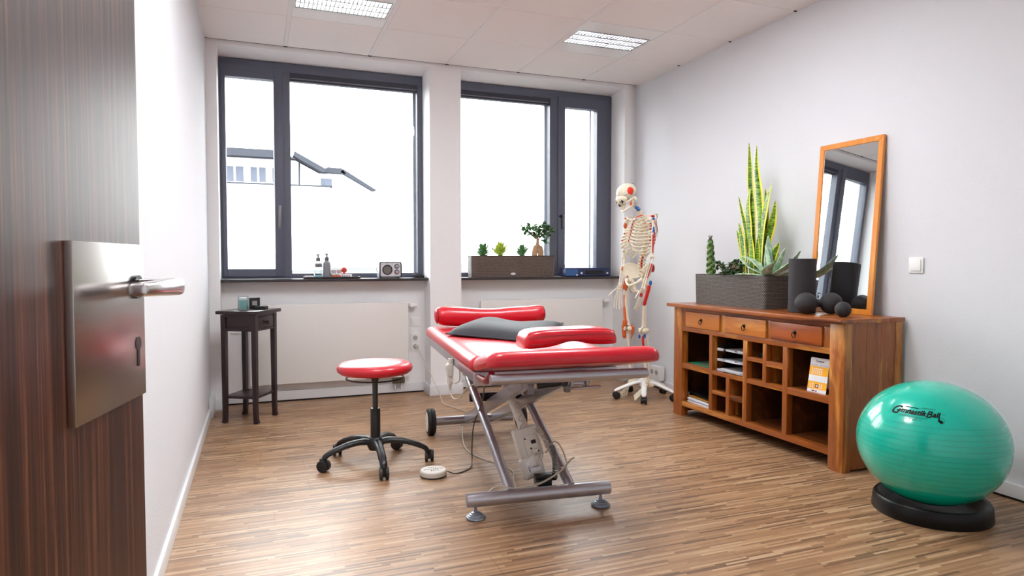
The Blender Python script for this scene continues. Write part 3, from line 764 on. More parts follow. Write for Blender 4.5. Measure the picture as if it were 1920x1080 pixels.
m.tube([(-.335, y_t, z_t-.002), (.30, y_t, z_t-.002), (.312, y_t, z_t-.001), (.318, y_t, z_t)], [.0205, .0205, .018, .009], 18)
for x in (-.31, .28): m.tube([(x, y_t, z_t-.004), (x, -.01, .585)], .014, 10)
part('head_bar', m, M_silver, tt)
m = MB(); m.tube(catmull([(-.325, -.30, .655), (-.33, -.24, .62), (-.325, -.17, .61), (-.318, -.05, .60)], 4), .014, 10); part('head_bracket', m, plain('red_steel', (130, 12, 26), .35), tt)
m = MB()
for x in (-.25, -.16, .0, .17): m.lathe([(0, -.005), (.004, -.004), (.005, 0)], (x, -.004, .600), 8, 'Y')
part('bolt', m, M_chrome, tt)
m = MB(); m.tube([(-.374, -.037, .080), (-.372, -.037, .080), (.272, -.037, .080), (.274, -.037, .080)], [.027, .0295, .0295, .027], 26); part('base_bar', m, M_silver, tt, 'thick near base bar')
for x in (-.333, .233):
    m = MB(); m.lathe([(0, 0), (.040, 0), (.0425, .006), (.040, .011), (.036, .0125), (.035, .016), (.029, .018), (.028, .0215), (.021, .0235), (.019, .027), (.010, .030), (.0065, .036), (.0065, .056)], (x, -.037, 0), 32)
    part('levelling_foot', m, plain('grey_blue_foot', (128, 134, 146), .3, metal=.5), tt)
m = MB(); m.tube([(-.315, 1.366, .083), (.205, 1.366, .083)], .0275, 22); part('base_bar', m, M_silver, tt, 'far base bar between the wheels')
for x, sg in ((-.323, -1), (.262, 1)):
    w = MB(); w.lathe([(.03, -.026), (.072, -.025), (.081, -.018), (.082, -.004), (.078, -.001), (.078, .001), (.082, .004), (.081, .018), (.072, .025), (.03, .026)], (x, 1.366, .0825), 36, 'X'); wo_ = part('wheel', w, M_rub, tt)
    w = MB(); w.lathe([(0, sg*.0262), (.060, sg*.0262), (.066, sg*.024), (.066, sg*.02)], (x, 1.366, .0825), 30, 'X'); part('hub_cap', w, M_white_pl, wo_)
for lx, ye, nm in ((-.178, .93, 0), (.095, .93, 1)):
    m = MB(); m.tube([(lx, -.03, .095), (lx, ye, .095+ye*.393)], .0225, 18); m.box(lx-.02, ye-.03, .44, lx+.02, ye+.03, .585, .004); part('support_tube', m, M_silver, tt)
for lx in (-.095, .079):
    m = MB(); P0 = Vector((lx, 1.366, .085)); P1 = Vector((lx, .035, .552)); d = (P1-P0).normalized(); nrm = Vector((1, 0, 0)).cross(d).normalized()
    ring = lambda P: [m.v(P+Vector((a, 0, 0))+nrm*b) for a, b in ((-.018, -.028), (.018, -.028), (.018, .028), (-.018, .028))]
    A, B = ring(P0), ring(P1)
    for k in range(4): m.f([A[k], A[(k+1) % 4], B[(k+1) % 4], B[k]])
    m.f(A[::-1]); m.f(B); bmesh.ops.bevel(m.bm, geom=m.bm.edges[:], offset=.004, segments=2, affect='EDGES')
    part('lift_beam', m, M_silver, tt)
m = MB(); m.box(-.20, .73, .33, .13, .765, .372, .003); part('cross_beam', m, plain('dark_steel', (52, 52, 56), .35, metal=.7), tt)
m = MB(); m.box(-.085, .03, .50, -.055, .05, .555); part('beam_bracket', m, M_silver2, tt)
m = MB(); m.box(.09, .03, .50, .115, .06, .56, .002); part('beam_bracket', m, M_silver2, tt)
# gas strut right of the near frame and the clamp under the head bar
m = MB(); m.tube([(-.075, .60, .56), (-.06, .40, .42)], .016, 14); part('lift_rod', m, plain('dark_steel', (52, 52, 56), .35, metal=.7), tt)
m = MB(); m.tube([(-.083, .43, .47), (-.052, .25, .33), (-.03, .10, .15)], [.021, .024, .026], 16)
part('lift_motor', m, M_cream_pl, tt, 'pale linear lift motor')
m = MB(); m.box(-.045, .0, .09, .02, .075, .125, .006); m.box(-.05, .02, .11, .05, .06, .14, .008); part('motor_foot', m, M_black, tt)
m = MB(); m.M = Matrix.Translation((-.052, .16, .255)) @ Matrix.Rotation(math.radians(-14), 4, 'Y') @ Matrix.Rotation(math.radians(-12), 4, 'X')
m.box(-.050, -.03, -.075, .058, .045, .065, .006); m.box(-.020, -.038, -.06, .045, -.03, .03, .003)
m.mi = 1
for q in ((0.004, -.03), (.034, -.05), (-.012, .018)): m.cyl((q[0], -.040, q[1]), (q[0], -.0381, q[1]), .004, .004, 12)
m.box(.012, -.0395, -.012, .034, -.0381, .004); m.mi = 0; m.box(.0, -.052, -.052, .03, -.038, -.036, .003)
part('control_box', m, [M_cream_pl, M_dark], tt)
m = MB(); Mx = Matrix.Translation((-.035, .13, .148)) @ Matrix.Rotation(math.radians(-16), 4, 'Y') @ Matrix.Rotation(math.radians(-14), 4, 'X'); m.M = Mx
m.box(-.052, -.035, -.048, .048, .035, .045, .012, 3); tb = part('transformer_box', m, M_cream_pl, tt)
m = MB(); m.M = Mx; m.box(-.030, -.0358, -.022, .030, -.0352, .03); part('type_label', m, M_paper, tb)
m = MB(); m.M = Mx @ Matrix.Rotation(0, 4, 'X')
add_text(m, '24 V DC', .009, lambda a, b: (-.004-b*.9+.02, -.0361, .026-a))
add_text(m, 'LINAK', .011, lambda a, b: (-.018-b, -.0361, .012-a), bold=.0004)
part('label_print', m, M_ink, tb)
def coil(pts, R, r, turns, seg=6):
    C_ = catmull(pts, 30); n = turns*10; out = []
    for i in range(n+1):
        f = i/n*(len(C_)-1); k = min(int(f), len(C_)-2); p = C_[k].lerp(C_[k+1], f-k); d = (C_[k+1]-C_[k]).normalized()
        a = Vector((0, 1, 0)).cross(d)
        if a.length < .1: a = Vector((1, 0, 0))
        a.normalize(); b = d.cross(a); t_ = 2*PI*turns*i/n
        out.append(p+a*R*math.cos(t_)+b*R*math.sin(t_))
    return MB().tube(out, r, seg)
M_cord = plain('beige_cord', (190, 182, 168), .45)
part('coiled_cable', coil([(-.012, .115, .325), (.012, .11, .29), (.03, .10, .245)], .011, .0028, 9), M_cord, tt)
part('coiled_cable', coil([(.045, .08, .25), (.052, .06, .19), (.042, .03, .12)], .011, .003, 17), plain('grey_cord', (120, 116, 112), .45), tt)
part('coiled_cable', coil([(-.12, .30, .53), (-.095, .25, .46), (-.075, .20, .38), (-.065, .16, .30)], .011, .0028, 8), M_cord, tt)
m = MB(); m.tube(catmull([(.02, .10, .215), (.055, .08, .27), (.085, .06, .24), (.10, .04, .18), (.09, .03, .155)], 8), .0038, 8)
m.tube(catmull([(-.03, .11, .33), (-.005, .09, .26), (.0, .085, .20), (-.02, .08, .19)], 8), .003, 8)
part('loose_cable', m, M_cord, tt)
m = MB(); m.tube(catmull([(-.30, .0, .075), (-.235, -.025, .125), (-.18, -.058, .122), (-.10, -.04, .118), (-.03, -.03, .128), (.05, -.02, .165), (.105, -.0, .205), (.125, .01, .21)], 8), .004, 8); part('tied_cable', m, M_cord, tt)
m = MB(); m.box(.062, .0, .12, .076, .012, .165, .002, taper=.002); m.box(.058, -.003, .155, .08, .014, .172, .002); part('hand_lever', m, M_silver2, tt)
m = MB()
for x in (.09, .16): m.box(x-.006, -.06, .532, x+.006, -.045, .606, .002); m.box(x-.006, -.06, .532, x+.006, -.01, .54, .001)
m.box(.084, -.062, .532, .166, -.05, .54, .002); m.tube([(.084, -.066, .536), (.217, -.066, .540)], .006, 12); m.box(.10, -.05, .57, .15, -.04, .59, .002); m.box(.10, -.05, .545, .15, -.04, .56, .002); m.box(.07, -.044, .55, .18, -.004, .605, .003)
part('section_clamp', m, M_silver, tt)
m = MB(); m.tube([(-.055, -.01, .545), (.045, -.03, .558)], .015, 14); m.tube([(.045, -.03, .558), (.07, -.035, .56)], .006, 10); m.lathe([(.008, -.012), (.0165, -.012), (.0165, .004), (.008, .004)], (.056, -.045, .56), 20, 'Y'); part('gas_strut', m, plain('dark_steel', (52, 52, 56), .35, metal=.7), tt)
# plug coupling hanging below the left rail
m = MB(); m.box(-.360, .50, .515, -.330, .545, .575, .004); m.box(-.366, .508, .54, -.360, .537, .57, .002); m.box(-.358, .505, .47, -.332, .54, .52, .005); m.tube([(-.345, .522, .47), (-.345, .519, .44)], [.008, .005], 10); m.box(-.352, .506, .575, -.330, .54, .60, .002); hs = part('plug_coupling', m, M_cream_pl, tt)
m = MB(); m.tube(catmull([(-.345, .519, .44), (-.342, .47, .415), (-.338, .40, .42), (-.33, .33, .44), (-.318, .24, .50), (-.30, .10, .55)], 8), .0032, 8); m.tube(catmull([(-.34, .50, .50), (-.335, .44, .49), (-.32, .40, .51), (-.315, .42, .555)], 6), .003, 8); part('cable', m, M_cord, tt)
TM = Matrix.Translation(TO) @ Matrix.Rotation(TA, 4, 'Z')
TOPZ = ZP+.0710
# red roll at the far end, with a waist and gathered ends
br_ = thing('bolster', 'red vinyl roll pillow with gathered ends at the far end of the treatment table', 'bolster', TM @ Vector((.045, 1.29, TOPZ+.058)), TA+math.radians(1))
m = MB(); L_, prof = .345, []
def rb(x):
    a = x/L_; return .061-.010*math.exp(-((a-.05)/.33)**2)+.002*math.sin(a*7)
xs = [-1+2*k/36 for k in range(37)]; rings = []
for t_ in xs:
    x = t_*L_; r_ = rb(x); e = max(0, (abs(t_)-.86)/.14); r_ *= math.sqrt(max(.0, 1-e**2.6*.45)); seg = 40; row = []
    for k in range(seg):
        a = 2*PI*k/seg; wr = 1+.035*math.sin(a*11)*e
        row.append(m.v((x, r_*wr*math.cos(a)*1.02, r_*wr*math.sin(a)*.95+.012*(t_*t_)-.004)))
    rings.append(row)
for A, B in zip(rings, rings[1:]):
    for k in range(40): m.f([A[k], A[(k+1) % 40], B[(k+1) % 40], B[k]])
for row, sg in ((rings[0], -1), (rings[-1], 1)):
    prev = row
    for q, dx in ((.75, .006), (.45, .008), (.15, .004)):
        cz = sum(v.co.z for v in row)/40; nr = [m.v((sg*(L_+dx), v.co.y*q, cz+(v.co.z-cz)*q)) for v in row]
        for k in range(40): m.f([prev[k], prev[(k+1) % 40], nr[(k+1) % 40], nr[k]])
        prev = nr
    m.f(prev)
part('cover', m, M_red, br_, smooth=60)
m = MB()
for sg in (-1, 1): m.tube([(sg*L_*.985+0, .051*math.cos(a), .008+.047*math.sin(a)) for a in [2*PI*k/28 for k in range(28)]], .0022, 6, closed=True)
part('piping', m, M_red_seam, br_)
# charcoal pillow lying askew
pw = thing('pillow', 'flat charcoal grey pillow lying across the middle of the treatment table', 'pillow', TM @ Vector((.085, .80, TOPZ)), TA)
m = MB()
Q = [(-.40, .02), (-.02, -.42), (.30, .30), (-.06, .52)]   # near-left, near-right, far-right, far-left
Q = [Vector((-.40, .02, 0)), Vector((.0, -.52, 0)), Vector((.265, -.02, 0)), Vector((-.10, .36, 0))]
def pil(side):
    def fn(u, v):
        p = Q[0].lerp(Q[1], u).lerp(Q[3].lerp(Q[2], u), v)
        e = (max(0, 1-abs(2*u-1)**3.5))**.5*(max(0, 1-abs(2*v-1)**3.5))**.5; th = .082*e*(1+.10*math.sin(u*5+v*3))
        lift = .004+.045*(max(0, v-.4)/.6)**2*(max(0, u-.55)/.45)+.012*e
        zz = lift+th*.62 if side > 0 else max(.003, lift-th*.38)
        if side < 0: zz = min(zz, lift)
        return (p.x+.02*math.sin(v*4)*(u-.5), p.y, zz+.022*math.exp(-((u-.15)/.2)**2)*math.exp(-((v-.7)/.3)**2)*e*(1 if side > 0 else 0))
    return fn
N_ = 26
G1 = [[m.v(pil(1)(i/N_, j/N_)) for j in range(N_+1)] for i in range(N_+1)]; G2 = [[m.v(pil(-1)(i/N_, j/N_)) for j in range(N_+1)] for i in range(N_+1)]
for i in range(N_):
    for j in range(N_):
        m.f([G1[i][j], G1[i+1][j], G1[i+1][j+1], G1[i][j+1]]); m.f([G2[i][j+1], G2[i+1][j+1], G2[i+1][j], G2[i][j]])
bmesh.ops.remove_doubles(m.bm, verts=m.bm.verts[:], dist=.0012)
for i in range(N_):
    pass
part('cover', m, M_cloth, pw, smooth=80)
m = MB(); bd_ = [pil(1)(0, j/20) for j in range(21)]+[pil(1)(i/20, 1) for i in range(1, 21)]+[pil(1)(1, 1-j/20) for j in range(1, 21)]+[pil(1)(1-i/20, 0) for i in range(1, 20)]
m.tube([(p[0], p[1], p[2]+.001) for p in bd_], .0045, 8, closed=True); part('hem', m, M_cloth, pw)
# red arched face cushion at the near end
fc_ = thing('face_cushion', 'red kidney-shaped face cushion with piped seams at the near end of the treatment table', 'cushion', TM @ Vector((.058, -.10, .722)), TA+math.radians(1.5))
m = MB(); seg = 40
def cush(u, v):   # u along width, v around section
    x = -.205+.41*u; e = min(1, (1-abs(2*u-1)**7)); hh = (.079-.010*(u))*(.55+.45*e**.5); dd = .085*(.75+.25*e**.6)
    a = 2*PI*v; ca, sa = math.cos(a), math.sin(a)
    sq = lambda w: math.copysign(abs(w)**.45, w)
    y = sq(ca)*dd+.03*(2*u-1)**2; z = .5*hh*(1+sq(sa))
    arch = .020*math.exp(-((u-.47)/.17)**2)
    if sa < 0: z += arch*min(1, -sa*2)
    return (x, y, z+.006*math.sin(u*PI)+.010*u)
NU, NV = 34, 40
rings = [[m.v(cush(i/NU, j/NV)) for j in range(NV)] for i in range(NU+1)]
for A, B in zip(rings, rings[1:]):
    for k in range(NV): m.f([A[k], A[(k+1) % NV], B[(k+1) % NV], B[k]])
m.f(rings[0][::-1]); m.f(rings[-1])
part('cover', m, M_red, fc_, smooth=60)
m = MB()
for off, rr, mi in ((.36, .0024, 0), (.64, .0024, 0), (.485, .0017, 1), (.53, .0017, 1)):
    m.mi = mi
    loop = []
    for k in range(31):
        x, y, z = cush(.03+.94*k/30, off); loop.append((x, y-.0005, z))
    m.tube(loop, rr, 6)
part('piping', m, [M_red, M_red_seam], fc_)
# ------------------------------------------------------------------ foot switch and cables on the floor
fp = thing('foot_switch', 'round cream foot switch on the floor beside the stool', 'foot switch', (.815, 3.232, 0))
m = MB(); m.lathe([(0, 0), (.066, 0), (.0675, .004), (.066, .007)], seg=40); part('rubber_base', m, M_black, fp)
m = MB(); m.lathe([(0, .007), (.066, .007), (.068, .014), (.067, .028), (.062, .033), (.03, .035), (0, .035)], seg=40); part('housing', m, M_cream_pl, fp)
m = MB(); m.box(-.05, -.0012, .0347, .05, .0012, .0356)
for k in range(4): m.box(-.018+k*.011, -.03, .0347, -.014+k*.011, -.018, .0358); m.box(-.018+k*.011, .016, .0347, -.0155+k*.011, .034-.003*k, .0358)
part('ridge', m, M_dark, fp)
FL = .005
mb = MB(); mb.tube(catmull([(.883, 3.215, .02), (.93, 3.21, FL), (1.02, 3.27, FL), (1.06, 3.36, .02), (1.06, 3.36, .09), (1.055, 3.31, .22), (1.03, 3.10, .38), (.975, 2.90, .50), (.92, 2.77, .565)], 10), .0032, 8)
tag(mb.build('foot_switch_cable', plain('dark_grey_cord', (74, 66, 62), .5)), 'thin dark cable hanging from the treatment table to the foot switch', 'cable')
mb = MB(); mb.tube(catmull([(1.222, 5.386, .382), (1.235, 5.30, .33), (1.26, 5.13, .22), (1.29, 4.95, .09), (1.30, 4.83, .012), (1.34, 4.70, FL), (1.385, 4.50, FL), (1.35, 4.24, FL), (1.22, 4.06, .03), (1.185, 3.94, .06), (1.14, 3.80, FL+.02), (1.105, 3.60, FL), (1.13, 3.42, FL), (1.19, 3.27, FL), (1.21, 3.14, FL), (1.17, 3.02, FL), (1.12, 2.86, FL), (1.03, 2.72, .03), (.98, 2.655, .07)], 10), .0034, 8)
mb.box(1.205, 5.36, .37, 1.235, 5.387, .395, .005)
tag(mb.build('power_cable', M_cord), 'pale power cable running from the wall socket across the floor under the treatment table', 'cable')
# ------------------------------------------------------------------ sideboard (local x along the front from the window end, y into the wall)
sb = thing('sideboard', 'solid warm brown wooden sideboard with three drawers and open cubbies along the right wall', 'sideboard', (2.77, 3.98, 0), -PI/2)
D_ = .405
def bx(name, x0, y0, z0, x1, y1, z1, m, bev=.002, parent=sb, label=None):
    b = MB(); b.box(x0, y0, z0, x1, y1, z1, bev); return part(name, b, m, parent, label)
def worn(mb_, amt=.0012, seed=1):
    rnd = random.Random(seed)
    for v in mb_.bm.verts: v.co += Vector((rnd.uniform(-amt, amt), rnd.uniform(-amt, amt), rnd.uniform(-amt, amt)))
m = MB()
for k in range(4): m.box(-.03, -.045+k*.1135, .768, 1.484, -.045+(k+1)*.1135-.0006, .791, .003)
part('tabletop', m, M_wx, sb)
for x0, x1 in ((0, .098), (1.377, 1.472)):
    bx('leg', x0, 0, 0, x1, .052, .768, M_wz, .003); bx('leg', x0 if x0 == 0 else x1-.06, D_-.05, 0, .06 if x0 == 0 else x1, D_, .768, M_wz, .003)
m = MB()
for k in range(3): m.box(1.452, .052+k*.101, .012, 1.470, .052+(k+1)*.101-.0005, .768, .001, 1)
part('side_panel', m, M_wz, sb); bx('inner_side', 1.448, .053, .106, 1.4515, D_-.023, .60, M_win, 0); bx('inner_side', .0205, .053, .106, .024, D_-.023, .60, M_win, 0)  # thin inner faces added to carry the painted cubby shade
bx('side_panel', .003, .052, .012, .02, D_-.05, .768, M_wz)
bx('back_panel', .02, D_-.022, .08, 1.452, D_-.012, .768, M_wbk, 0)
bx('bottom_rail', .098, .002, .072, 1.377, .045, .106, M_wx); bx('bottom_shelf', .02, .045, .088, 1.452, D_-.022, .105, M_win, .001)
bx('drawer_rail', .098, .002, .602, 1.377, .045, .634, M_wx); bx('top_rail', .098, .002, .742, 1.377, .04, .768, M_wx)
bx('drawer_floor', .02, .045, .606, 1.452, D_-.022, .618, M_wx, 0)
for x0, x1 in ((.098, .141), (.503, .552), (.919, .959), (1.332, 1.377)): bx('drawer_post', x0, .004, .634, x1, .045, .742, M_wz)
for (x0, x1), mt, kx in (((.143, .501), M_wd, .316), ((.554, .917), M_wd, .735), ((.961, 1.330), M_wdr, 1.143)):
    b = MB(); b.box(x0, -.006, .636, x1, .016, .740, .003); b.box(x0+.006, .016, .64, x1-.006, .33, .715); d = part('drawer', b, mt, sb)
    b = MB(); b.lathe([(0, -.014), (.006, -.013), (.0105, -.009), (.012, -.0062)], (kx, 0, .692), 16, 'Y'); b.lathe([(0, -.022), (.004, -.021), (.0035, -.014)], (kx, 0, .694), 10, 'Y')
    b.tube([(kx+.0125*math.cos(2*PI*k/20), -.0165-.002*math.sin(2*PI*k/20), .678+.0145*math.sin(2*PI*k/20)) for k in range(20)], .0022, 8, closed=True); part('ring_pull', b, M_iron, d)
for x0, x1 in ((.392, .423), (.717, .753), (1.046, 1.082)):
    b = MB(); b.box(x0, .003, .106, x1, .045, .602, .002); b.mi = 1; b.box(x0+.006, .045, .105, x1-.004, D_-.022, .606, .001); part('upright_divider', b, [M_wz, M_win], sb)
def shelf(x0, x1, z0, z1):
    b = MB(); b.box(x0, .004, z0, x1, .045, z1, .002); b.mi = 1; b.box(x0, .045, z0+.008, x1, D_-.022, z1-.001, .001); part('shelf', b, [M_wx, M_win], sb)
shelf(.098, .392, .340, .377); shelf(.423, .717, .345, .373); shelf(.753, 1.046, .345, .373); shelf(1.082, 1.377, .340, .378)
b = MB(); b.box(.559, .005, .106, .591, .045, .345, .002); b.box(.566, .045, .105, .584, D_-.022, .353); part('upright_divider', b, M_wz, sb)
b = MB(); b.box(.884, .005, .373, .915, .045, .602, .002); b.box(.891, .045, .372, .908, D_-.022, .606); part('upright_divider', b, M_wz, sb)
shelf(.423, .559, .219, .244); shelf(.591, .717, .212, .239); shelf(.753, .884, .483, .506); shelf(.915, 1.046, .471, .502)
SM = Matrix.Translation((2.77, 3.98, 0)) @ Matrix.Rotation(-PI/2, 4, 'Z')
# letter trays
pos = ['bottom', 'middle', 'top']
for k in range(3):
    z = .3735+k*.067
    r = thing('letter_tray', 'black letter tray in the sideboard, %s one of the stack of three' % pos[k], 'letter tray', SM @ Vector((.575, .175, z)), -PI/2+math.radians(3), 'stacked black letter trays')
    b = MB(); b.box(-.118, -.145, 0, .118, .16, .003); b.box(-.118, -.12, 0, -.115, .16, .04); b.box(.115, -.12, 0, .118, .16, .04); b.box(-.118, .157, 0, .118, .16, .04)
    b.box(-.118, -.150, 0, -.055, -.144, .013, .002); b.box(.03, -.150, 0, .118, -.144, .013, .002); part('tray', b, M_black, r)
    for x0 in (-.118, .062):
        b = MB(); b.box(x0, -.160, .002, x0+.056, -.150, .018, .002); part('label_holder', b, plain('grey_label', (176, 178, 188), .3), r)
    for x in (-.114, .108):
        b = MB(); b.box(x, -.10, .003, x+.006, -.08, .066); b.box(x, .12, .003, x+.006, .14, .066); part('riser', b, M_black, r)
for k, (z, n, dx, cu, lb) in enumerate(((.377, 9, .01, .02, 'loose white papers in the bottom letter tray'), (.444, 3, .02, .035, 'curled white papers in the middle letter tray'), (.511, 3, 0, .012, 'white papers in the top letter tray'))):
    r = thing('paper_stack', lb, 'papers', SM @ Vector((.575+dx*.5, .155, z)), -PI/2, 'papers in the letter trays')
    b = MB(); rn = random.Random(k+3)
    for i in range(n):
        ox, oy = rn.uniform(-.01, .01), rn.uniform(-.01, .008); zz = .0005+i*.0016
        b.sheet(lambda u, v: (-.095+.19*u+ox, -.135+oy+.26*v, zz+cu*max(0, (.45-u))**2*(1-v)), 10, 4, .0008)
    part('sheets', b, M_paper, r)
bk = MB(); bk.box(-.12, -.085, 0, .12, .085, .004, .0008); bk.mi = 1; bk.box(-.05, -.07, .0041, .10, .05, .0046)
o = bk.build('booklet', [plain('green_cover', (20, 130, 100), .35), plain('booklet_photo', (96, 110, 90), .35, var=.5)]); o.location = SM @ Vector((.245, .115, .3775)); o.rotation_euler = (0, 0, -PI/2-.12)
tag(o, 'green glossy booklet lying in the upper left cubby of the sideboard', 'booklet')
r = thing('document_pile', 'pile of white magazines in the lower left cubby under an open black folder', 'magazines', SM @ Vector((.25, .15, .106)), -PI/2-.05)
for i, c in enumerate(((230, 230, 235), (220, 225, 235), (235, 232, 228), (210, 216, 230), (236, 236, 238))):
    b = MB(); b.box(-.125+.003*(i % 2), -.125+.004*(i % 3), i*.006, .125, .14, i*.006+.0055, .001, 1); part('magazine', b, plain('magazine_%s' % 'abcde'[i], c, .4), r)
r = thing('folder', 'black ring folder lying on the magazines in the lower left cubby', 'folder', SM @ Vector((.24, .16, .138)), -PI/2-.08)
b = MB(); b.box(-.125, -.12, 0, .13, .14, .003, .001, 1); b.box(-.125, -.12, .003, -.12, .14, .035); b.sheet(lambda u, v: (-.125+.25*u, -.115+.25*v, .034-.016*u), 4, 4, .003); part('cover', b, M_black, r)
b = MB(); b.tube([(-.122+.012*math.cos(a), -.121, .018+.012*math.sin(a)) for a in [2*PI*k/16 for k in range(16)]], .002, 6, closed=True); part('finger_ring', b, M_chrome, r)
b = MB(); b.box(-.115, -.122, .0035, .12, .13, .009); part('pages', b, plain('ochre_cover', (196, 140, 60), .4), r)
b = MB(); b.box(-.045, -.03, 0, .045, .03, .026, .006, 3); b.box(-.03, -.031, .009, .03, -.0295, .012); o = b.build('small_case', M_black); o.location = SM @ Vector((.83, .09, .5065)); o.rotation_euler = (0, 0, -PI/2); tag(o, 'small black case in the top small cubby of the sideboard', 'case')
# desk calendar
r = thing('desk_calendar', 'yellow and white tent desk calendar standing in the upper right cubby', 'calendar', SM @ Vector((1.262, .065, .3785)), -PI/2+math.radians(4))
W2, HH = .060, .184; th = math.atan2(.03, HH)
b = MB(); T = Matrix.Translation((0, -.035, 0)) @ Matrix.Rotation(-th, 4, 'X')
b.M = T; b.box(-W2, 0, 0, W2, .0012, HH)
b.M = Matrix.Translation((0, .035, 0)) @ Matrix.Rotation(th*1.12, 4, 'X'); b.prism([(-W2, 0), (0, .03), (W2, 0), (W2, HH), (-W2, HH)], -.0012, 0, 'XZ'); part('card_stand', b, M_paper, r)
b = MB(); b.M = T
b.box(-W2, -.0008, .018, W2, -.0001, .058); b.box(-W2, -.0008, .092, W2, -.0001, .140); part('month_block', b, plain('calendar_yellow', (246, 176, 20), .45), r)
b = MB(); b.M = T; g = lambda x0, z0: (lambda a, c: (x0+a, -.0012, z0+c))
add_text(b, 'Tyrosur', .017, g(-.028, .163), bold=.0006)
add_text(b, 'Februar 2015', .0078, g(-.054, .144)); add_text(b, 'KW 6   Februar', .0078, g(.004, .144))
for c_ in range(7):
    for w_ in range(5): add_text(b, str(min(31, 1+c_+7*w_)), .0062, g(-.052+c_*.0155, .083-.0145*w_*.72-.0085)) if w_ < 3 else None
part('print', b, plain('calendar_print', (60, 50, 50), .5), r)
b = MB(); b.M = T
for c_ in range(6):
    for w_ in range(4): b.box(-.045+c_*.012, -.0011, .098+w_*.009, -.038+c_*.012, -.0008, .103+w_*.009)
    if c_ not in (2, 3): 
        for w_ in range(3): b.box(-.045+c_*.014, -.0011, .024+w_*.009, -.037+c_*.014, -.0008, .029+w_*.009)
part('date_rows', b, M_paper, r)
b = MB(); b.M = T; b.box(-.012, -.0012, .026, .010, -.0008, .045); b.mi = 1; b.box(-.006, -.0015, .031, .004, -.0012, .040)
b.mi = 0; b.box(-.03, -.0011, .004, -.012, -.0008, .012); b.box(-.006, -.0011, .004, .002, -.0008, .012)
part('day_marker', b, [plain('marker_brown', (130, 60, 20), .5), M_paper], r)
b = MB(); b.tube([(-W2+.004, -.004, HH*.985), (W2-.004, -.004, HH*.985)], .003, 8); part('binding', b, M_paper, r)
# ------------------------------------------------------------------ mirror leaning on the wall
MX0, MX1, MZ0, MZ1 = 3.098, 3.172, .7915, 1.776
mr = thing('mirror', 'tall mirror in a narrow orange wood frame leaning on the wall on the sideboard', 'mirror', (MX0, 2.857, MZ0), 0)
LN = math.hypot(MX1-MX0, MZ1-MZ0); mr.rotation_euler = (0, math.atan2(MX1-MX0, MZ1-MZ0), math.radians(1.6))
m = MB(); w, fw = .2125, .031
m.prism([(-w, 0), (w, 0), (w-fw, fw), (-w+fw, fw)], 0, .018, 'YZ'); m.prism([(-w, LN), (-w+fw, LN-fw), (w-fw, LN-fw), (w, LN)], 0, .018, 'YZ')
m.prism([(-w, 0), (-w+fw, fw), (-w+fw, LN-fw), (-w, LN)], 0, .018, 'YZ'); m.prism([(w, 0), (w, LN), (w-fw, LN-fw), (w-fw, fw)], 0, .018, 'YZ')
bmesh.ops.bevel(m.bm, geom=m.bm.edges[:], offset=.0015, segments=1, affect='EDGES')
part('frame', m, M_mir, mr)
m = MB(); m.box(.006, -w+fw-.004, fw-.004, .010, w-fw+.004, LN-fw+.004); part('glass', m, M_mirror, mr)
m = MB(); m.box(.0105, -w+.006, .006, .0165, w-.006, LN-.006); part('backing', m, M_dark, mr)
# ------------------------------------------------------------------ planters
def planter(name, label, loc, L_, W_, H_, mat, group='woven plastic planters'):
    r = thing(name, label, 'planter', loc, 0, group)
    m = MB(); t = .004; rc = .018
    P0 = rrect(t, W_-t, t, L_-t, rc, 4); P1 = rrect(0, W_, 0, L_, rc, 4); n = len(P0)
    per = [0]
    for k in range(n): a, b = P1[k], P1[(k+1) % n]; per.append(per[-1]+math.hypot(a[0]-b[0], a[1]-b[1]))
    nz_ = 8; R = [[m.v((P0[k][0]+(P1[k][0]-P0[k][0])*j/nz_, P0[k][1]+(P1[k][1]-P0[k][1])*j/nz_, H_*j/nz_)) for k in range(n)] for j in range(nz_+1)]
    for j in range(nz_):
        for k in range(n): m.f([R[j][k], R[j][(k+1) % n], R[j+1][(k+1) % n], R[j+1][k]], [(per[k], H_*j/nz_), (per[k+1], H_*j/nz_), (per[k+1], H_*(j+1)/nz_), (per[k], H_*(j+1)/nz_)])
    m.f(R[0][::-1]); part('basket', m, mat, r, smooth=50)
    m = MB(); I = rrect(.007, W_-.007, .007, L_-.007, .013, 4)
    A = [m.v((p[0], p[1], H_)) for p in P1]; A2 = [m.v((p[0], p[1], H_+.004)) for p in P1]; B = [m.v((p[0], p[1], H_+.004)) for p in I]; B2 = [m.v((p[0], p[1], H_-.03)) for p in I]
    for U_, V_ in ((A, A2), (A2, B), (B, B2)):
        for k in range(n): m.f([U_[k], U_[(k+1) % n], V_[(k+1) % n], V_[k]])
    part('rim', m, mat, r, smooth=50)
    return r, I
TZ = .7915
p1, I1 = planter('planter', 'long dark grey woven planter full of plants on the sideboard', (2.885, 3.205, TZ), .70, .195, .203, M_wick)
def soil(r, I, z, mat):
    m = MB(); m.f([m.v((p[0]+.0, p[1], z)) for p in I]); A = m.bm.verts[:]
    m.prism([(p[0]*.999+.0001, p[1]*.999+.0003) for p in I], z-.02, z-.0005); part('soil', m, mat, r)
soil(p1, I1, .188, M_terra)
Y0, X0 = 0, 2.975
sp = thing('snake_plant', 'tall variegated snake plant with yellow-edged sword leaves in the sideboard planter', 'plant', (2.965, 3.40, .978))
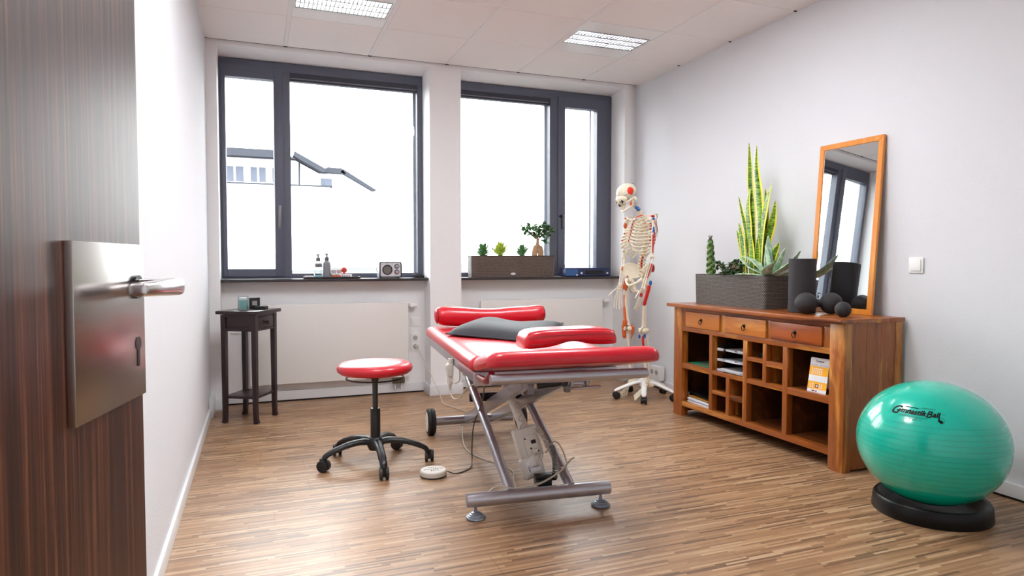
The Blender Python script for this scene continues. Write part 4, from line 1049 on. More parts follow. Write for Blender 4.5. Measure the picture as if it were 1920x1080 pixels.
LV = [([(3.481, 1.857), (3.474, 1.743), (3.466, 1.584), (3.437, 1.396), (3.41, .98)], .036, 2.985), ([(3.402, 1.827), (3.406, 1.686), (3.376, 1.49), (3.357, 1.289), (3.371, .98)], .058, 2.97),
 ([(3.233, 1.565), (3.285, 1.459), (3.324, 1.298), (3.347, .98)], .062, 2.96), ([(3.238, 1.461), (3.262, 1.341), (3.308, 1.204), (3.333, .98)], .056, 2.985), ([(3.441, 1.557), (3.463, 1.439), (3.439, 1.259), (3.405, .98)], .055, 2.955),
 ([(3.546, 1.519), (3.515, 1.405), (3.474, 1.26), (3.43, .98)], .026, 2.97), ([(3.545, 1.341), (3.514, 1.209), (3.469, .98)], .050, 2.965), ([(3.484, 1.257), (3.482, 1.156), (3.454, .98)], .052, 2.945), ([(3.578, 1.293), (3.545, 1.193), (3.485, .98)], .036, 2.985),
 ([(3.344, 1.547), (3.34, 1.389), (3.352, .98)], .05, 3.0), ([(3.225, 1.202), (3.27, 1.126), (3.323, .98)], .040, 3.0), ([(3.39, 1.26), (3.39, .98)], .05, 2.94), ([(3.41, 1.32), (3.40, 1.1), (3.385, .98)], .045, 3.0), ([(3.36, 1.24), (3.36, .98)], .045, 2.95)]
for k, (pts, w, x) in enumerate(LV):
    m = MB(); m.M = Matrix.Translation((-2.965, -3.40, -.978)); P = [(x+.01*math.sin(k*2.1)*(1-i/(len(pts)-1)), p[0], p[1]) for i, p in enumerate(pts)][::-1]
    a = (k*1.7) % 1.2-.6; m.leaf(P, w*1.15, side=(math.sin(a)*.7, math.cos(a), 0), thick=.0022, cup=.22, peak=.45, n=18); part('leaf', m, M_snake, sp, smooth=80)
ag = thing('agave', 'grey-green agave rosette with pointed leaves at the near end of the planter', 'plant', (2.955, 3.255, .978))
m = MB(); m.ell((0, 0, .022), (.028, .028, .03), 14, 8); part('heart', m, M_agave, ag)
AG = [((2.96, 3.253, 1.0), (2.965, 3.27, 1.10), (2.975, 3.284, 1.249), .040), ((2.945, 3.24, 1.0), (2.93, 3.242, 1.09), (2.92, 3.248, 1.185), .048), ((2.97, 3.225, 1.0), (2.985, 3.185, 1.08), (2.99, 3.155, 1.167), .042),
 ((2.96, 3.22, 1.0), (2.97, 3.10, 1.055), (2.975, 3.02, 1.148), .040), ((2.95, 3.27, 1.0), (2.93, 3.385, 1.043), (2.93, 3.505, 1.115), .036), ((2.94, 3.27, 1.0), (2.91, 3.337, 1.08), (2.90, 3.43, 1.118), .046), ((2.935, 3.27, .992), (2.89, 3.359, 1.0), (2.87, 3.46, 1.004), .034),
 ((2.97, 3.22, 1.0), (3.03, 3.16, 1.06), (3.075, 3.10, 1.10), .046), ((2.98, 3.24, 1.0), (3.05, 3.22, 1.05), (3.115, 3.17, 1.075), .042), ((2.97, 3.27, 1.0), (3.04, 3.30, 1.07), (3.10, 3.33, 1.14), .045), ((2.97, 3.22, .995), (3.03, 3.15, 1.01), (3.09, 3.08, 1.02), .036), ((2.93, 3.24, .995), (2.89, 3.19, 1.03), (2.875, 3.13, 1.08), .04)]
for a, b_, c, w in AG:
    m = MB(); m.M = Matrix.Translation((-2.955, -3.255, -.978)); m.leaf([a, b_, c], w*1.5, thick=.006, cup=.35, peak=.32, n=12); part('leaf', m, M_agave, ag, smooth=80)
bp = thing('braided_plant', 'braided snake plant with plaited round stems at the window end of the planter', 'plant', (2.97, 3.832, .978))
for k in range(3):
    m = MB(); pts = []; rs = []
    for i in range(41):
        t = i/40; a = t*PI*4.2+k*2*PI/3; rr = .021*(1-.45*t); pts.append((rr*math.sin(a), rr*math.sin(2*a)*.6+.0+.012*t, t*.265)); rs.append(.016*(1-.25*t) if t < .9 else .016*(1-.25*t)*(1-(t-.9)*7))
    m.tube(pts, rs, 10); part('stem', m, M_braid, bp, smooth=80)
m = MB()
for k in range(7):
    a = k*.9; m.tube([(0, .012, .255), (.006*math.cos(a), .012+.010*math.sin(a), .275), (.014*math.cos(a), .012+.018*math.sin(a), .292)], [.003, .0025, .0006], 6)
part('dry_tips', m, plain('dry_brown', (90, 66, 50), .7), bp)
def bushy(name, label, loc, spread, h, nst, mat, lw, ll, seed, group=None, base=0, flatten=.8, stem=M_bark, thick=.003):
    r = thing(name, label, 'plant', loc, 0, group); rn = random.Random(seed)
    st_ = MB(); tips = []
    for k in range(nst):
        a = rn.uniform(0, 2*PI); q = rn.uniform(.25, 1)*spread; z = base+rn.uniform(.2, 1)*h; p = Vector((q*math.cos(a)*.7, q*math.sin(a), z))
        if isinstance(flatten, tuple): p = Vector((p.x*flatten[0], p.y*flatten[1], p.z))
        st_.tube(catmull([(0, 0, base*.5), (p.x*.4, p.y*.4, base+(z-base)*.55), p], 3), .0025, 6); tips.append(p)
    part('stem', st_, stem, r)
    for p in tips:
        m = MB()
        for i in range(7):
            a = rn.uniform(0, 2*PI); e = rn.uniform(-.2, .9); d = Vector((math.cos(a)*math.cos(e), math.sin(a)*math.cos(e), math.sin(e)))
            b0 = p-Vector((0, 0, rn.uniform(0, .02))); L2 = ll*rn.uniform(.7, 1.1); m.leaf([b0, b0+d*L2*.5+Vector((0, 0, .003)), b0+d*L2], lw*rn.uniform(.8, 1.1), thick=thick, cup=.2, peak=.6, n=4)
        part('leaf_cluster', m, mat, r, smooth=80)
    return r
bushy('jade_plant', 'small dark green jade plant between the braided plant and the tall leaves', (2.945, 3.60, .978), .12, .115, 44, M_jade, .020, .032, 5)
# ------------------------------------------------------------------ foam rollers on the sideboard
m = MB(); m.lathe([(.027, 0), (.072, 0), (.075, .003), (.075, .307), (.072, .310), (.030, .310), (.027, .307), (.027, .001)], seg=56); fr_ = m.build('foam_roller', M_foam); fr_.location = (2.945, 2.972, TZ); tag(fr_, 'upright black hollow foam roller standing in front of the planter', 'foam roller')
A_, B_ = Vector((2.857, 2.853, TZ+.0605)), Vector((2.988, 2.803, TZ+.0605)); dv = (B_-A_).normalized(); mid = (A_+B_)/2
m = MB(); prof = []; R_ = .060; hl_ = (B_-A_).length/2
for i in range(15):
    a = PI-PI*i/14*.83; prof.append((R_*math.sin(a), -hl_+R_*math.cos(a)))
prof[0] = (0, -hl_-R_); prof += [(.021, -.014), (.0205, 0)]; prof += [(r_, -z) for r_, z in prof[::-1][1:]]
m.lathe(prof, seg=36, ax='X'); db = m.build('duo_ball', M_foam, smooth=60); db.location = mid; db.rotation_euler = (0, 0, math.atan2(dv.y, dv.x)); tag(db, 'black foam double ball with a waist lying before the mirror', 'massage ball')
m = MB(); m.ell((0, 0, .041), .041, 32, 20); o = m.build('massage_ball', M_foam, smooth=80); o.location = (2.872, 2.616, TZ); tag(o, 'smallest black foam ball, single, at the near end of the sideboard top', 'massage ball')
# ------------------------------------------------------------------ exercise ball and its ring
BC = Vector((2.697, 1.985, .308)); BR = (.287, .287, .262)
eb = thing('exercise_ball', 'large teal exercise ball with black lettering in a black ring stand', 'exercise ball', BC, 0)
m = MB(); m.ell((0, 0, 0), BR, 96, 64); part('shell', m, M_ball, eb, smooth=180)
m = MB()
# lettering wrapped on the shell, centred toward the camera and a little up
vd = Vector((0, 0, 1.08))-BC; az0 = math.atan2(vd.y, vd.x)-math.radians(1); 
def on_ball(x, y, off=.0008):
    x = -.150+(x+.150)*.86
    el = math.radians(35.5)+y/.27-x*.12; a = az0+x/(.285*math.cos(math.radians(35.5)))
    return ((BR[0]+off)*math.cos(el)*math.cos(a), (BR[1]+off)*math.cos(el)*math.sin(a), (BR[2]+off)*math.sin(el))
TX = -.150
def ob(x0, y0): return lambda a, b: on_ball(TX+x0+a, y0+b)
add_text(m, 'G', .056, ob(-.004, -.010), shear=.35, bold=.0024)
w = add_text(m, 'ymnastik', .0345, ob(.030, 0), shear=.35, bold=.0022)
w2 = add_text(m, 'B', .044, ob(.026+w, -.004), shear=.35, bold=.0016)
add_text(m, 'all', .0335, ob(.024+w+w2, 0), shear=.35, bold=.002)
m.tube([on_ball(TX+.055+.07*k/8, .030+.002*math.sin(k/8*PI)) for k in range(9)], [.0004]+[.0016]*7+[.0004], 5)
add_text(m, 'MADE IN ITALY BY LEDRAPLASTIC', .0078, ob(.045, -.014)); add_text(m, 'max \u00d8  cm 65 - 75', .0085, ob(.075, -.024)); add_text(m, 'ORIGINAL PEZZI\u00ae', .0075, ob(.135, .034)); add_text(m, 'CE', .009, ob(.222, .014))
cxy = (.216, -.010)
def yy(a0, a1, r, c=(0, 0), n=16): return [(cxy[0]+c[0]+r*math.cos(a0+(a1-a0)*k/n), cxy[1]+c[1]+r*math.sin(a0+(a1-a0)*k/n)) for k in range(n+1)]
poly = yy(PI/2, 3*PI/2, .012)+yy(-PI/2, PI/2, .006, (0, -.006))+yy(-PI/2, -3*PI/2, .006, (0, .006))
m.f([m.v(on_ball(TX+a, b)) for a, b in poly]); m.tube([on_ball(TX+a, b) for a, b in yy(0, 2*PI, .012, n=30)], .0006, 4)
m.tube([on_ball(TX-.006, -.012+.05*k/6) for k in range(7)], .0003, 4)
part('lettering', m, M_ink, eb, 'black printed lettering', smooth=0)
rg = thing('ball_ring', 'black plastic ring stand under the teal exercise ball', 'ring stand', (2.712, 1.99, 0), 0)
m = MB(); m.lathe([(.10, 0), (.224, 0), (.228, .006), (.222, .060), (.216, .068), (.208, .069), (.198, .064), (.17, .028), (.12, .0165), (.10, .016)], seg=72); m.f([]) if False else None
part('ring', m, M_tealbase, rg)
m = MB(); m.lathe([(.0, .001), (.10, .001), (.10, .012), (0, .012)], seg=40); part('floor_plate', m, M_tealbase, rg)
# ------------------------------------------------------------------ window sill, left
SZ = .9545
ty = MB(); ty.box(.335, 5.272, SZ, .742, 5.40, SZ+.004, .002); ty.box(.325, 5.266, SZ+.004, .752, 5.27, SZ+.014, .001); ty.box(.325, 5.402, SZ+.004, .752, 5.406, SZ+.014, .001); ty.box(.325, 5.266, SZ+.003, .330, 5.406, SZ+.014, .001); ty.box(.747, 5.266, SZ+.003, .752, 5.406, SZ+.014, .001)
ty.box(.325, 5.266, SZ+.002, .752, 5.406, SZ+.005, .001)
tag(ty.build('serving_tray', M_black), 'long flat black tray on the left window sill', 'tray')
TZ2 = SZ+.0055
def pump(r, x, y, z0, mat):
    m = MB(); m.M = Matrix.Translation((x, y, z0)); m.lathe([(.0, 0), (.0165, 0), (.0165, .026), (.008, .030), (.006, .031), (.006, .046), (.011, .047), (.011, .056), (0, .058)], seg=20); m.tube([(0, 0, .052), (-.012, -.018, .052), (-.015, -.024, .047)], .0045, 8); return part('pump_head', m, mat, r)
b1 = thing('pump_bottle', 'clear pump bottle with a grey label on the sill tray', 'pump bottle', (.437, 5.335, TZ2), 0, 'pump bottles on the sill tray')
m = MB(); m.lathe([(0, 0), (.032, 0), (.034, .004), (.034, .095), (.028, .112), (.013, .122), (.011, .130), (0, .131)], seg=28); part('bottle', m, M_clear, b1); pump(b1, 0, 0, .128, plain('grey_pump', (104, 104, 108), .5))
m = MB(); m.box(-.026, -.0352, .082, .026, -.0345, .112, 0); m.mi = 1; m.cyl((0, -.0362, .097), (0, -.0353, .097), .004, seg=10); part('label', m, [plain('silver_label', (110, 110, 114), .4), M_dark], b1)
b2 = thing('pump_bottle', 'opaque light grey pump bottle on the sill tray', 'pump bottle', (.502, 5.335, TZ2), 0, 'pump bottles on the sill tray')
m = MB(); m.lathe([(0, 0), (.028, 0), (.030, .004), (.030, .106), (.027, .120), (.016, .130), (.013, .134), (0, .135)], seg=28); part('bottle', m, plain('frosted_grey', (138, 138, 144), .5), b2); pump(b2, 0, 0, .133, plain('grey_pump2', (92, 92, 96), .5))
for k, (x, c, lb) in enumerate(((.553, (190, 186, 184), 'small jar with a pale grey lid beside the grey pump bottle'), (.594, (196, 170, 172), 'small jar with a pinkish lid beside the red suction ball'))):
    r = thing('ointment_jar', lb, 'jar', (x, 5.33, TZ2), 0, 'small jars on the sill tray')
    m = MB(); m.lathe([(0, 0), (.017, 0), (.018, .003), (.018, .035), (0, .036)], seg=20); part('jar', m, M_paper, r)
    m = MB(); m.lathe([(0, .036), (.019, .036), (.019, .062), (.017, .064), (0, .064)], seg=20); part('lid', m, plain('jar_lid_%s' % 'ab'[k], c, .4), r)
    m = MB(); m.lathe([(.0183, .006), (.0186, .0065), (.0186, .022), (.0183, .0225)], seg=20); part('label', m, plain('orange_label', (226, 110, 60), .5, var=.5, vscale=200), r)
sb_ = thing('suction_ball', 'orange-red rubber suction ball on a white box on the sill tray', 'suction ball', (.632, 5.33, TZ2+.027))
m = MB(); m.ell((0, 0, .034), (.0225, .0225, .0235), 24, 16); m.lathe([(.008, .0), (.009, .012), (.012, .018)], seg=16); part('bulb', m, plain('orange_rubber', (214, 72, 56), .4), sb_, smooth=80)
m = MB(); m.box(-.04, -.02, 0, .045, .02, .026, .002); o = m.build('white_box', M_paper); o.location = (.645, 5.33, TZ2); tag(o, 'small white box with grey print under the red suction ball', 'box')
m = MB()
for k in range(5): m.box(-.03+k*.013, -.0206, .004, -.023+k*.013, -.0201, .018)
part('print', m, plain('grey_print', (120, 112, 118), .5), o)
m = MB(); m.box(-.034, -.018, 0, .034, .018, .016, .003); o = m.build('plaster_box', M_paper); o.location = (.368, 5.32, TZ2); tag(o, 'low white packet at the left end of the sill tray', 'packet')
m = MB(); m.box(-.024, -.0186, .005, .024, -.0181, .010); part('print', m, plain('red_print', (190, 110, 100), .5), o)
m = MB(); m.box(-.03, -.010, 0, .03, .010, .018, .004); o = m.build('tissue_packet', plain('teal_packet', (90, 160, 176), .4, var=.6, vscale=90)); o.location = (.430, 5.288, TZ2); tag(o, 'small blue and white packet in front of the clear pump bottle', 'packet')
# radio
rd = thing('radio', 'small white and silver retro radio with a telescopic antenna on the left sill', 'radio', (.990, 5.285, SZ+.004), 0)
m = MB(); m.box(-.088, .004, 0, .088, .125, .124, .010, 3); part('cabinet', m, plain('pale_blue_case', (190, 200, 206), .3), rd)
m = MB()
P1 = rrect(-.089, .089, 0, .127, .012, 5); P2 = rrect(-.080, .080, .009, .118, .008, 5); n = len(P1)
F0 = [m.v((a, -.004, b)) for a, b in P1]; F1 = [m.v((a, -.004, b)) for a, b in P2]; F2 = [m.v((a, .012, b)) for a, b in P1]; F3 = [m.v((a, .003, b)) for a, b in P2]
for U_, V_ in ((F0, F1), (F0, F2), (F1, F3)):
    for k in range(n): m.f([U_[k], U_[(k+1) % n], V_[(k+1) % n], V_[k]])
part('front_bezel', m, M_black, rd)
m = MB(); m.prism(P2, -.002, .0035, 'XZ'); fp_ = part('front_plate', m, plain('silver_front', (214, 216, 222), .3, metal=.2), rd)
m = MB(); m.tube([(-.026+.036*math.cos(a), -.005, .063+.036*math.sin(a)) for a in [2*PI*k/40 for k in range(40)]], .0045, 8, closed=True); part('speaker_ring', m, M_black, rd)
m = MB(); m.lathe([(0, -.0035), (.034, -.003), (.034, -.0015)], (-.026, 0, .063), 32, 'Y')
for k in range(-6, 7): m.box(-.026-math.sqrt(max(0, .033**2-(k*.005)**2)), -.0046, .063+k*.005-.0008, -.026+math.sqrt(max(0, .033**2-(k*.005)**2)), -.0034, .063+k*.005+.0008)
part('speaker_grille', m, plain('speaker_cloth', (120, 114, 108), .6, var=.2, vscale=300), rd)
for z in (.090, .045):
    m = MB(); m.lathe([(0, -.018), (.013, -.017), (.015, -.013), (.016, -.002)], (.050, 0, z), 28, 'Y'); kn = part('knob', m, plain('knob_silver', (190, 190, 194), .2, metal=.8), rd)
    m = MB(); m.tube([(.050+.018*math.cos(a), -.003, z+.018*math.sin(a)) for a in [2*PI*k/28 for k in range(28)]], .0022, 6, closed=True); m.box(.0495, -.0186, z+.002, .0505, -.018, z+.012); part('dial_ring', m, M_dark, kn)
m = MB()
for x, z in ((-.07, .106), (.012, .108), (-.07, .018), (.03, .018), (.07, .018)): m.cyl((x, -.0035, z), (x, -.002, z), .0025, seg=8)
part('screw', m, M_dark, rd)
m = MB(); add_text(m, 'tivoli', .009, lambda a, b: (-.044+a, -.0024, .108+b)); part('maker_name', m, M_ink, rd)
m = MB(); m.tube([(-.002, .10, .122), (.0, .10, .128)], .005, 8); m.tube([(-.0, .10, .127), (-.080, .10, .212)], [.0022, .0014], 8); m.ell((-.081, .10, .213), .0035, 8, 6); part('antenna', m, M_silver2, rd)
m = MB(); m.tube(catmull([(-.088, .05, .045), (-.102, .05, .052), (-.104, .05, .064), (-.100, .05, .078), (-.088, .05, .084)], 4), .0022, 6); part('side_handle', m, M_silver2, rd)
for x in (-.07, .07):
    m = MB(); m.cyl((x, .03, -.0035), (x, .03, .002), .008, seg=12); m.cyl((x, .10, -.0035), (x, .10, .002), .008, seg=12); part('foot', m, M_rub, rd)
m = MB(); m.box(1.20, 5.33, SZ, 1.275, 5.42, SZ+.022, .003); m.box(1.195, 5.34, SZ+.02, 1.26, 5.41, SZ+.03, .002); tag(m.build('sill_box', M_black), 'flat black case in the right corner of the left window sill', 'box')
# ------------------------------------------------------------------ window sill, right
p2, I2 = planter('planter', 'long taupe woven planter with an oval badge on the right window sill', (1.678, 5.278, SZ), .135, .765, .180, M_wick2)
p2.location = (1.668, 5.278, SZ)
soil(p2, I2, .168, M_pebble)
m = MB(); m.M = Matrix.Translation((.372, .0025, .028)); m.lathe([(0, -.004), (.022, -.003), (.024, 0), (.022, .001)], seg=28, ax='Y', sy=1); 
for v in m.bm.verts: v.co.z = .028+(v.co.z-.028)*.42
part('oval_badge', m, M_paper, p2)
def succ(name, label, x, h, sp_, mat, n, w, seed, up=.5):
    r = thing(name, label, 'plant', (x, 5.345, SZ+.166), 0, 'small succulents in the sill planter'); rn = random.Random(seed)
    m = MB(); m.tube([(0, 0, 0), (0, 0, h*.5)], [.008, .005], 8); part('stem', m, M_bark, r)
    for k in range(n):
        a = k*2.39996; t = k/n; e = up+t*(PI/2-up)*.9; L2 = (.6+.5*rn.random())*sp_*(1-.35*t); z0 = .01+h*.45*t
        d = Vector((math.cos(a)*math.cos(e), math.sin(a)*math.cos(e)*.8, math.sin(e))); b0 = Vector((0, 0, z0))
        m = MB(); m.leaf([b0, b0+d*L2*.5+Vector((0, 0, -.002)), b0+d*L2+Vector((0, 0, .006))], w*(.8+.4*rn.random()), thick=.004, cup=.25, peak=.62, n=6); part('leaf', m, mat, r, smooth=80)
succ('succulent', 'dark green leafy succulent, leftmost in the sill planter', 1.79, .085, .115, M_succ, 34, .032, 1, .35)
succ('succulent', 'yellow-green broad-leaved succulent, second from left in the sill planter', 1.945, .085, .135, M_lime, 26, .036, 2, .5)
succ('succulent', 'spiky green succulent between the yellow-green one and the small tree', 2.148, .07, .11, M_succ, 34, .020, 3, .45)
bz = thing('ficus_bonsai', 'small ficus tree with a swollen forked trunk at the right of the sill planter', 'plant', (2.295, 5.345, SZ+.166))
m = MB()
m.tube(catmull([(-.026, 0, -.01), (-.031, -.004, .03), (-.024, 0, .075), (-.005, 0, .115), (0, 0, .15), (-.003, 0, .185)], 5), [.020]*3+[.026]*6+[.025]*5+[.016]*5+[.0125]*4+[.009]*3, 12)
m.tube(catmull([(.026, .0, -.01), (.031, .004, .03), (.024, 0, .075), (.008, 0, .115)], 5), [.020]*3+[.026]*6+[.024]*4+[.012]*3, 12)
m.tube(catmull([(.005, -.02, -.01), (.006, -.016, .05), (.0, -.002, .10)], 5), [.010]*4+[.013]*4+[.008]*3, 10)
part('trunk', m, M_bark, bz, smooth=80)
rn = random.Random(9); m = MB(); ends = []
for x, z in ((-.11, .235), (-.085, .27), (-.05, .25), (-.02, .27), (.03, .28), (.07, .27), (.105, .265), (.12, .235), (.06, .23), (-.06, .21), (0, .22), (.04, .20), (-.03, .19), (.09, .21), (-.13, .25), (.05, .15), (.0, .245), (.075, .245)):
    y = rn.uniform(-.04, .04); e = Vector((x, y, z)); ends.append(e); m.tube(catmull([(-.003, 0, .17), (x*.4, y*.4, .17+(z-.17)*.6), e], 4), .003, 6)
part('branch', m, M_bark, bz)
for e in ends:
    m = MB()
    for k in range(13):
        a = rn.uniform(0, 2*PI); q = rn.uniform(-.6, .9); d = Vector((math.cos(a)*math.cos(q), math.sin(a)*math.cos(q), math.sin(q))); b0 = e+Vector((rn.uniform(-.012, .012), rn.uniform(-.01, .01), rn.uniform(-.012, .012)))
        m.leaf([b0, b0+d*.022, b0+d*.044-Vector((0, 0, .004))], .031, thick=.0012, cup=.2, peak=.55, n=4)
    part('leaf_cluster', m, M_ficus, bz, smooth=80)
cs = thing('carry_case', 'flat navy blue carry case with a black handle on the right window sill', 'case', (2.765, 5.33, SZ), 0)
m = MB(); m.box(-.225, -.045, 0, .225, .075, .068, .010, 3); m.box(-.221, -.046, .064, .221, .075, .078, .004); part('shell', m, M_bluecase, cs)
m = MB(); m.box(-.224, -.0485, .006, -.105, -.0445, .066, .002); part('end_panel', m, M_bluecase2, cs)
m = MB(); m.box(-.03, -.0475, .022, .155, -.0452, .056, .001, 1); part('handle_recess', m, M_black, cs)
m = MB(); m.tube(catmull([(-.02, -.048, .040), (-.012, -.062, .036), (.06, -.066, .034), (.135, -.062, .036), (.143, -.048, .040)], 5), .009, 10, flat=.8); part('handle', m, M_black, cs)
m = MB()
for x in (-.07, .19): m.box(x-.009, -.0495, .022, x+.009, -.0452, .038, .002)
m.box(-.125, -.0495, .008, -.108, -.0485, .018); part('latch', m, M_white_pl, cs)

# ------------------------------------------------------------------ anatomical skeleton; local +y is where it faces, +x its right side
SF = Vector((-.99, -.10, 0)); SA = math.atan2(SF.y, SF.x)-PI/2
sk = thing('anatomical_skeleton', 'life-size white anatomy skeleton with red and blue muscle marks on a rolling stand', 'skeleton model', (2.79, 4.50, 0), SA)
BM_ = [M_bone, M_bred, M_bblue, M_borange, M_red_or, M_dark]
def bone(name, m, label=None, parent=sk, **kw): return part(name, m, BM_, parent, label, smooth=80)
# skull, tilted forward
m = MB(); m.M = Matrix.Translation((0, .120, 1.600)) @ Matrix.Rotation(math.radians(-24), 4, 'X') @ Matrix.Scale(.93, 4)
def cran(d): 
    q = 1.0
    if d.z < -.2: q *= 1-.25*min(1, (-d.z-.2)/.8)
    if d.y > .5: q *= 1-.05*(d.y-.5)
    return q
m.ell((0, -.012, .020), (.070, .094, .074), 28, 20, cran)
m.ell((0, .055, -.012), (.058, .040, .042), 20, 12)                       # brow
m.tube([(0, .052, -.02), (0, .064, -.045), (0, .062, -.07)], [.046, .036, .027], 14, flat=.75)   # maxilla
for sx in (-1, 1):
    m.tube(catmull([(sx*.030, .078, -.044), (sx*.055, .058, -.044), (sx*.068, .02, -.038), (sx*.066, -.01, -.032)], 4), .006, 8)  # cheek arch
    m.tube([(sx*.03, .087, -.018), (sx*.045, .075, -.012)], .005, 6)
    m.ell((sx*.055, -.035, -.05), (.012, .018, .022), 10, 8)
    m.mi = 5; m.ell((sx*.027, .083, -.026), (.019, .014, .017), 14, 8); m.mi = 0
    m.tube([(sx*.010+sx*.008*math.cos(2*PI*k/14)+sx*.018, .094, -.026+.019*math.sin(2*PI*k/14)) for k in range(14)], .0028, 6, closed=True)
m.mi = 5; m.ell((0, .093, -.052), (.009, .010, .014), 10, 8); m.mi = 0
m.tube(catmull([(-.012, .098, -.022), (0, .107, -.034), (.0, .104, -.04)], 3), .005, 6)
for k in range(10): 
    a = -.9+1.8*k/9; m.box(.024*math.sin(a)-.0026, .064+.026*math.cos(a)-.003, -.082, .024*math.sin(a)+.0026, .064+.026*math.cos(a)+.003, -.071, .001, 1)
m.mi = 5; m.tube([(.0685*math.cos(t), -.010+.093*math.sin(t)*.99, .012) for t in [PI*k/20 for k in range(21)]], .0012, 5); m.mi = 0
m.mi = 4
for sx in (-1, 1): m.ell((sx*.031, -.012, .026), (.0445, .052, .044), 20, 14)
m.mi = 0
bone('skull', m)
m = MB(); m.M = Matrix.Translation((0, .120, 1.600)) @ Matrix.Rotation(math.radians(-24), 4, 'X') @ Matrix.Scale(.93, 4)
m.tube(catmull([(-.055, .0, -.045), (-.052, .008, -.082), (-.038, .045, -.100), (-.016, .078, -.108), (.016, .078, -.108), (.038, .045, -.100), (.052, .008, -.082), (.055, .0, -.045)], 5), [.008]*36, 8, flat=1.4)
for k in range(10):
    a = -.9+1.8*k/9; m.box(.023*math.sin(a)-.0024, .062+.024*math.cos(a)-.003, -.099, .023*math.sin(a)+.0024, .062+.024*math.cos(a)+.003, -.087, .001, 1)
m.mi = 3; m.tube([(-.050, .012, -.06), (-.051, .022, -.085)], .010, 8); m.mi = 0
bone('jaw', m)
m = MB(); m.tube(catmull([(0, .072, 1.672), (0, .066, 1.690), (.0, .052, 1.697), (0, .05, 1.688)], 4), .0022, 6); part('skull_hook', m, M_silver2, sk)
# spine
SPN = catmull([(0, .062, 1.545), (0, .025, 1.50), (0, -.02, 1.455), (0, -.062, 1.39), (0, -.078, 1.31), (0, -.068, 1.22), (0, -.040, 1.13), (0, -.025, 1.06), (0, -.040, .995)], 10)
def spn(t): i = min(int(t*(len(SPN)-1)), len(SPN)-2); f = t*(len(SPN)-1)-i; return SPN[i].lerp(SPN[i+1], f)
nv = 24
for k in range(nv):
    t0, t1 = k/nv, (k+1)/nv; p0, p1 = spn(t0+.006), spn(t1-.010); r_ = .012+.011*(k/nv); m = MB()
    m.tube([p0, p0.lerp(p1, .5), p1], [r_, r_*.86, r_], 14); d = (p1-p0).normalized(); bk_ = d.cross(Vector((1, 0, 0))).normalized()
    if bk_.y > 0: bk_ = -bk_
    c = p0.lerp(p1, .5); m.tube([c+bk_*r_, c+bk_*(r_+.024)+Vector((0, 0, -.012))], [.006, .004], 6)
    for sx in (-1, 1): m.tube([c+Vector((sx*r_*.7, 0, 0))+bk_*.008, c+Vector((sx*(r_+.018), 0, 0))+bk_*.014], [.005, .0035], 6)
    if k > 15:
        m.mi = 1; m.ell(c+Vector((-r_*.86, .006, 0)), (.006, .010, .009), 8, 6); m.mi = 0
    if k in (2, 3): m.mi = 2; m.ell(c+Vector((-r_*.5, -.012, 0)), (.018, .022, .014), 10, 8); m.mi = 0
    bone('vertebra', m)
m = MB(); m.tube([spn(t) for t in [i/30 for i in range(31)]], [.0085+.010*i/30 for i in range(31)], 10); part('discs', m, plain('disc_ochre', (206, 176, 120), .5), sk)
# sternum
ST = [Vector((0, .048, 1.405)), Vector((0, .066, 1.365)), Vector((0, .088, 1.30)), Vector((0, .098, 1.24)), Vector((0, .100, 1.205))]
m = MB(); m.tube(catmull(ST, 4), [.020]*3+[.017]*5+[.013]*6+[.008]*3, 10, flat=.35, up=(1, 0, 0))
m.mi = 1
for k in range(7): p = ST[0].lerp(ST[3], k/6.5)+Vector((-.014, .007+.003*math.sin(k), -.004)); m.ell(p, (.006, .004, .010), 8, 6)
bone('sternum', m)
# ribs, one part per rib
for k in range(12):
    zb = 1.432-.0222*k; yb = min(p.y for p in SPN if abs(p.z-zb) < .02) if True else 0
    wd_ = [.058, .082, .100, .112, .121, .127, .130, .130, .126, .118, .100, .082][k]; fr = [.03, .05, .065, .078, .088, .094, .097, .095, .085, .06, .01, -.03][k]
    zf = [1.395, 1.372, 1.350, 1.325, 1.300, 1.272, 1.245, 1.215, 1.185, 1.165, 1.150, 1.135][k]
    for sx in (-1, 1):
        P = [(sx*.016, yb+.002, zb), (sx*.045, yb-.022, zb-.002), (sx*wd_*.80, yb-.004, zb-.018), (sx*wd_, yb+.055, zb-.042-.003*k)]
        if k < 10:
            sy = ST[min(3, k//2)]; tp = ST[0].lerp(ST[3], min(1, k/6.5))
            P += [(sx*wd_*.90, fr*.72, zf-.020), (sx*wd_*.55, fr+.004, zf-.014 if k < 6 else zf-.01), (sx*.014 if k < 7 else sx*(.035+.012*(k-7)), tp.y-.002 if k < 7 else fr, tp.z-.003 if k < 7 else zf+.015)]
        elif k == 10: P += [(sx*wd_*.92, yb+.095, zb-.075)]
        C_ = catmull(P, 5); m = MB(); n_ = len(C_)
        m.tube(C_, [.0052]*n_, 7, flat=1.35)
        if k >= 1 and sx < 0 and k % 2 == 0 or (k in (3, 5, 7) and sx < 0):
            m.mi = 1; i0, i1 = int(n_*.10), int(n_*.42); m.tube(C_[i0:i1], [.0064]*(i1-i0), 7, flat=1.25)
        if sx > 0 and k in (1, 3, 5): m.mi = 1; m.tube(C_[int(n_*.75):int(n_*.9)], [.0062]*(int(n_*.9)-int(n_*.75)), 7)
        bone('rib', m)
def bulge(C_, r0, r1, r2):
    n_ = len(C_); return [r1+(r0-r1)*max(0, 1-i/(n_*.18))**1.5+(r2-r1)*max(0, 1-(n_-1-i)/(n_*.18))**1.5 for i in range(n_)]
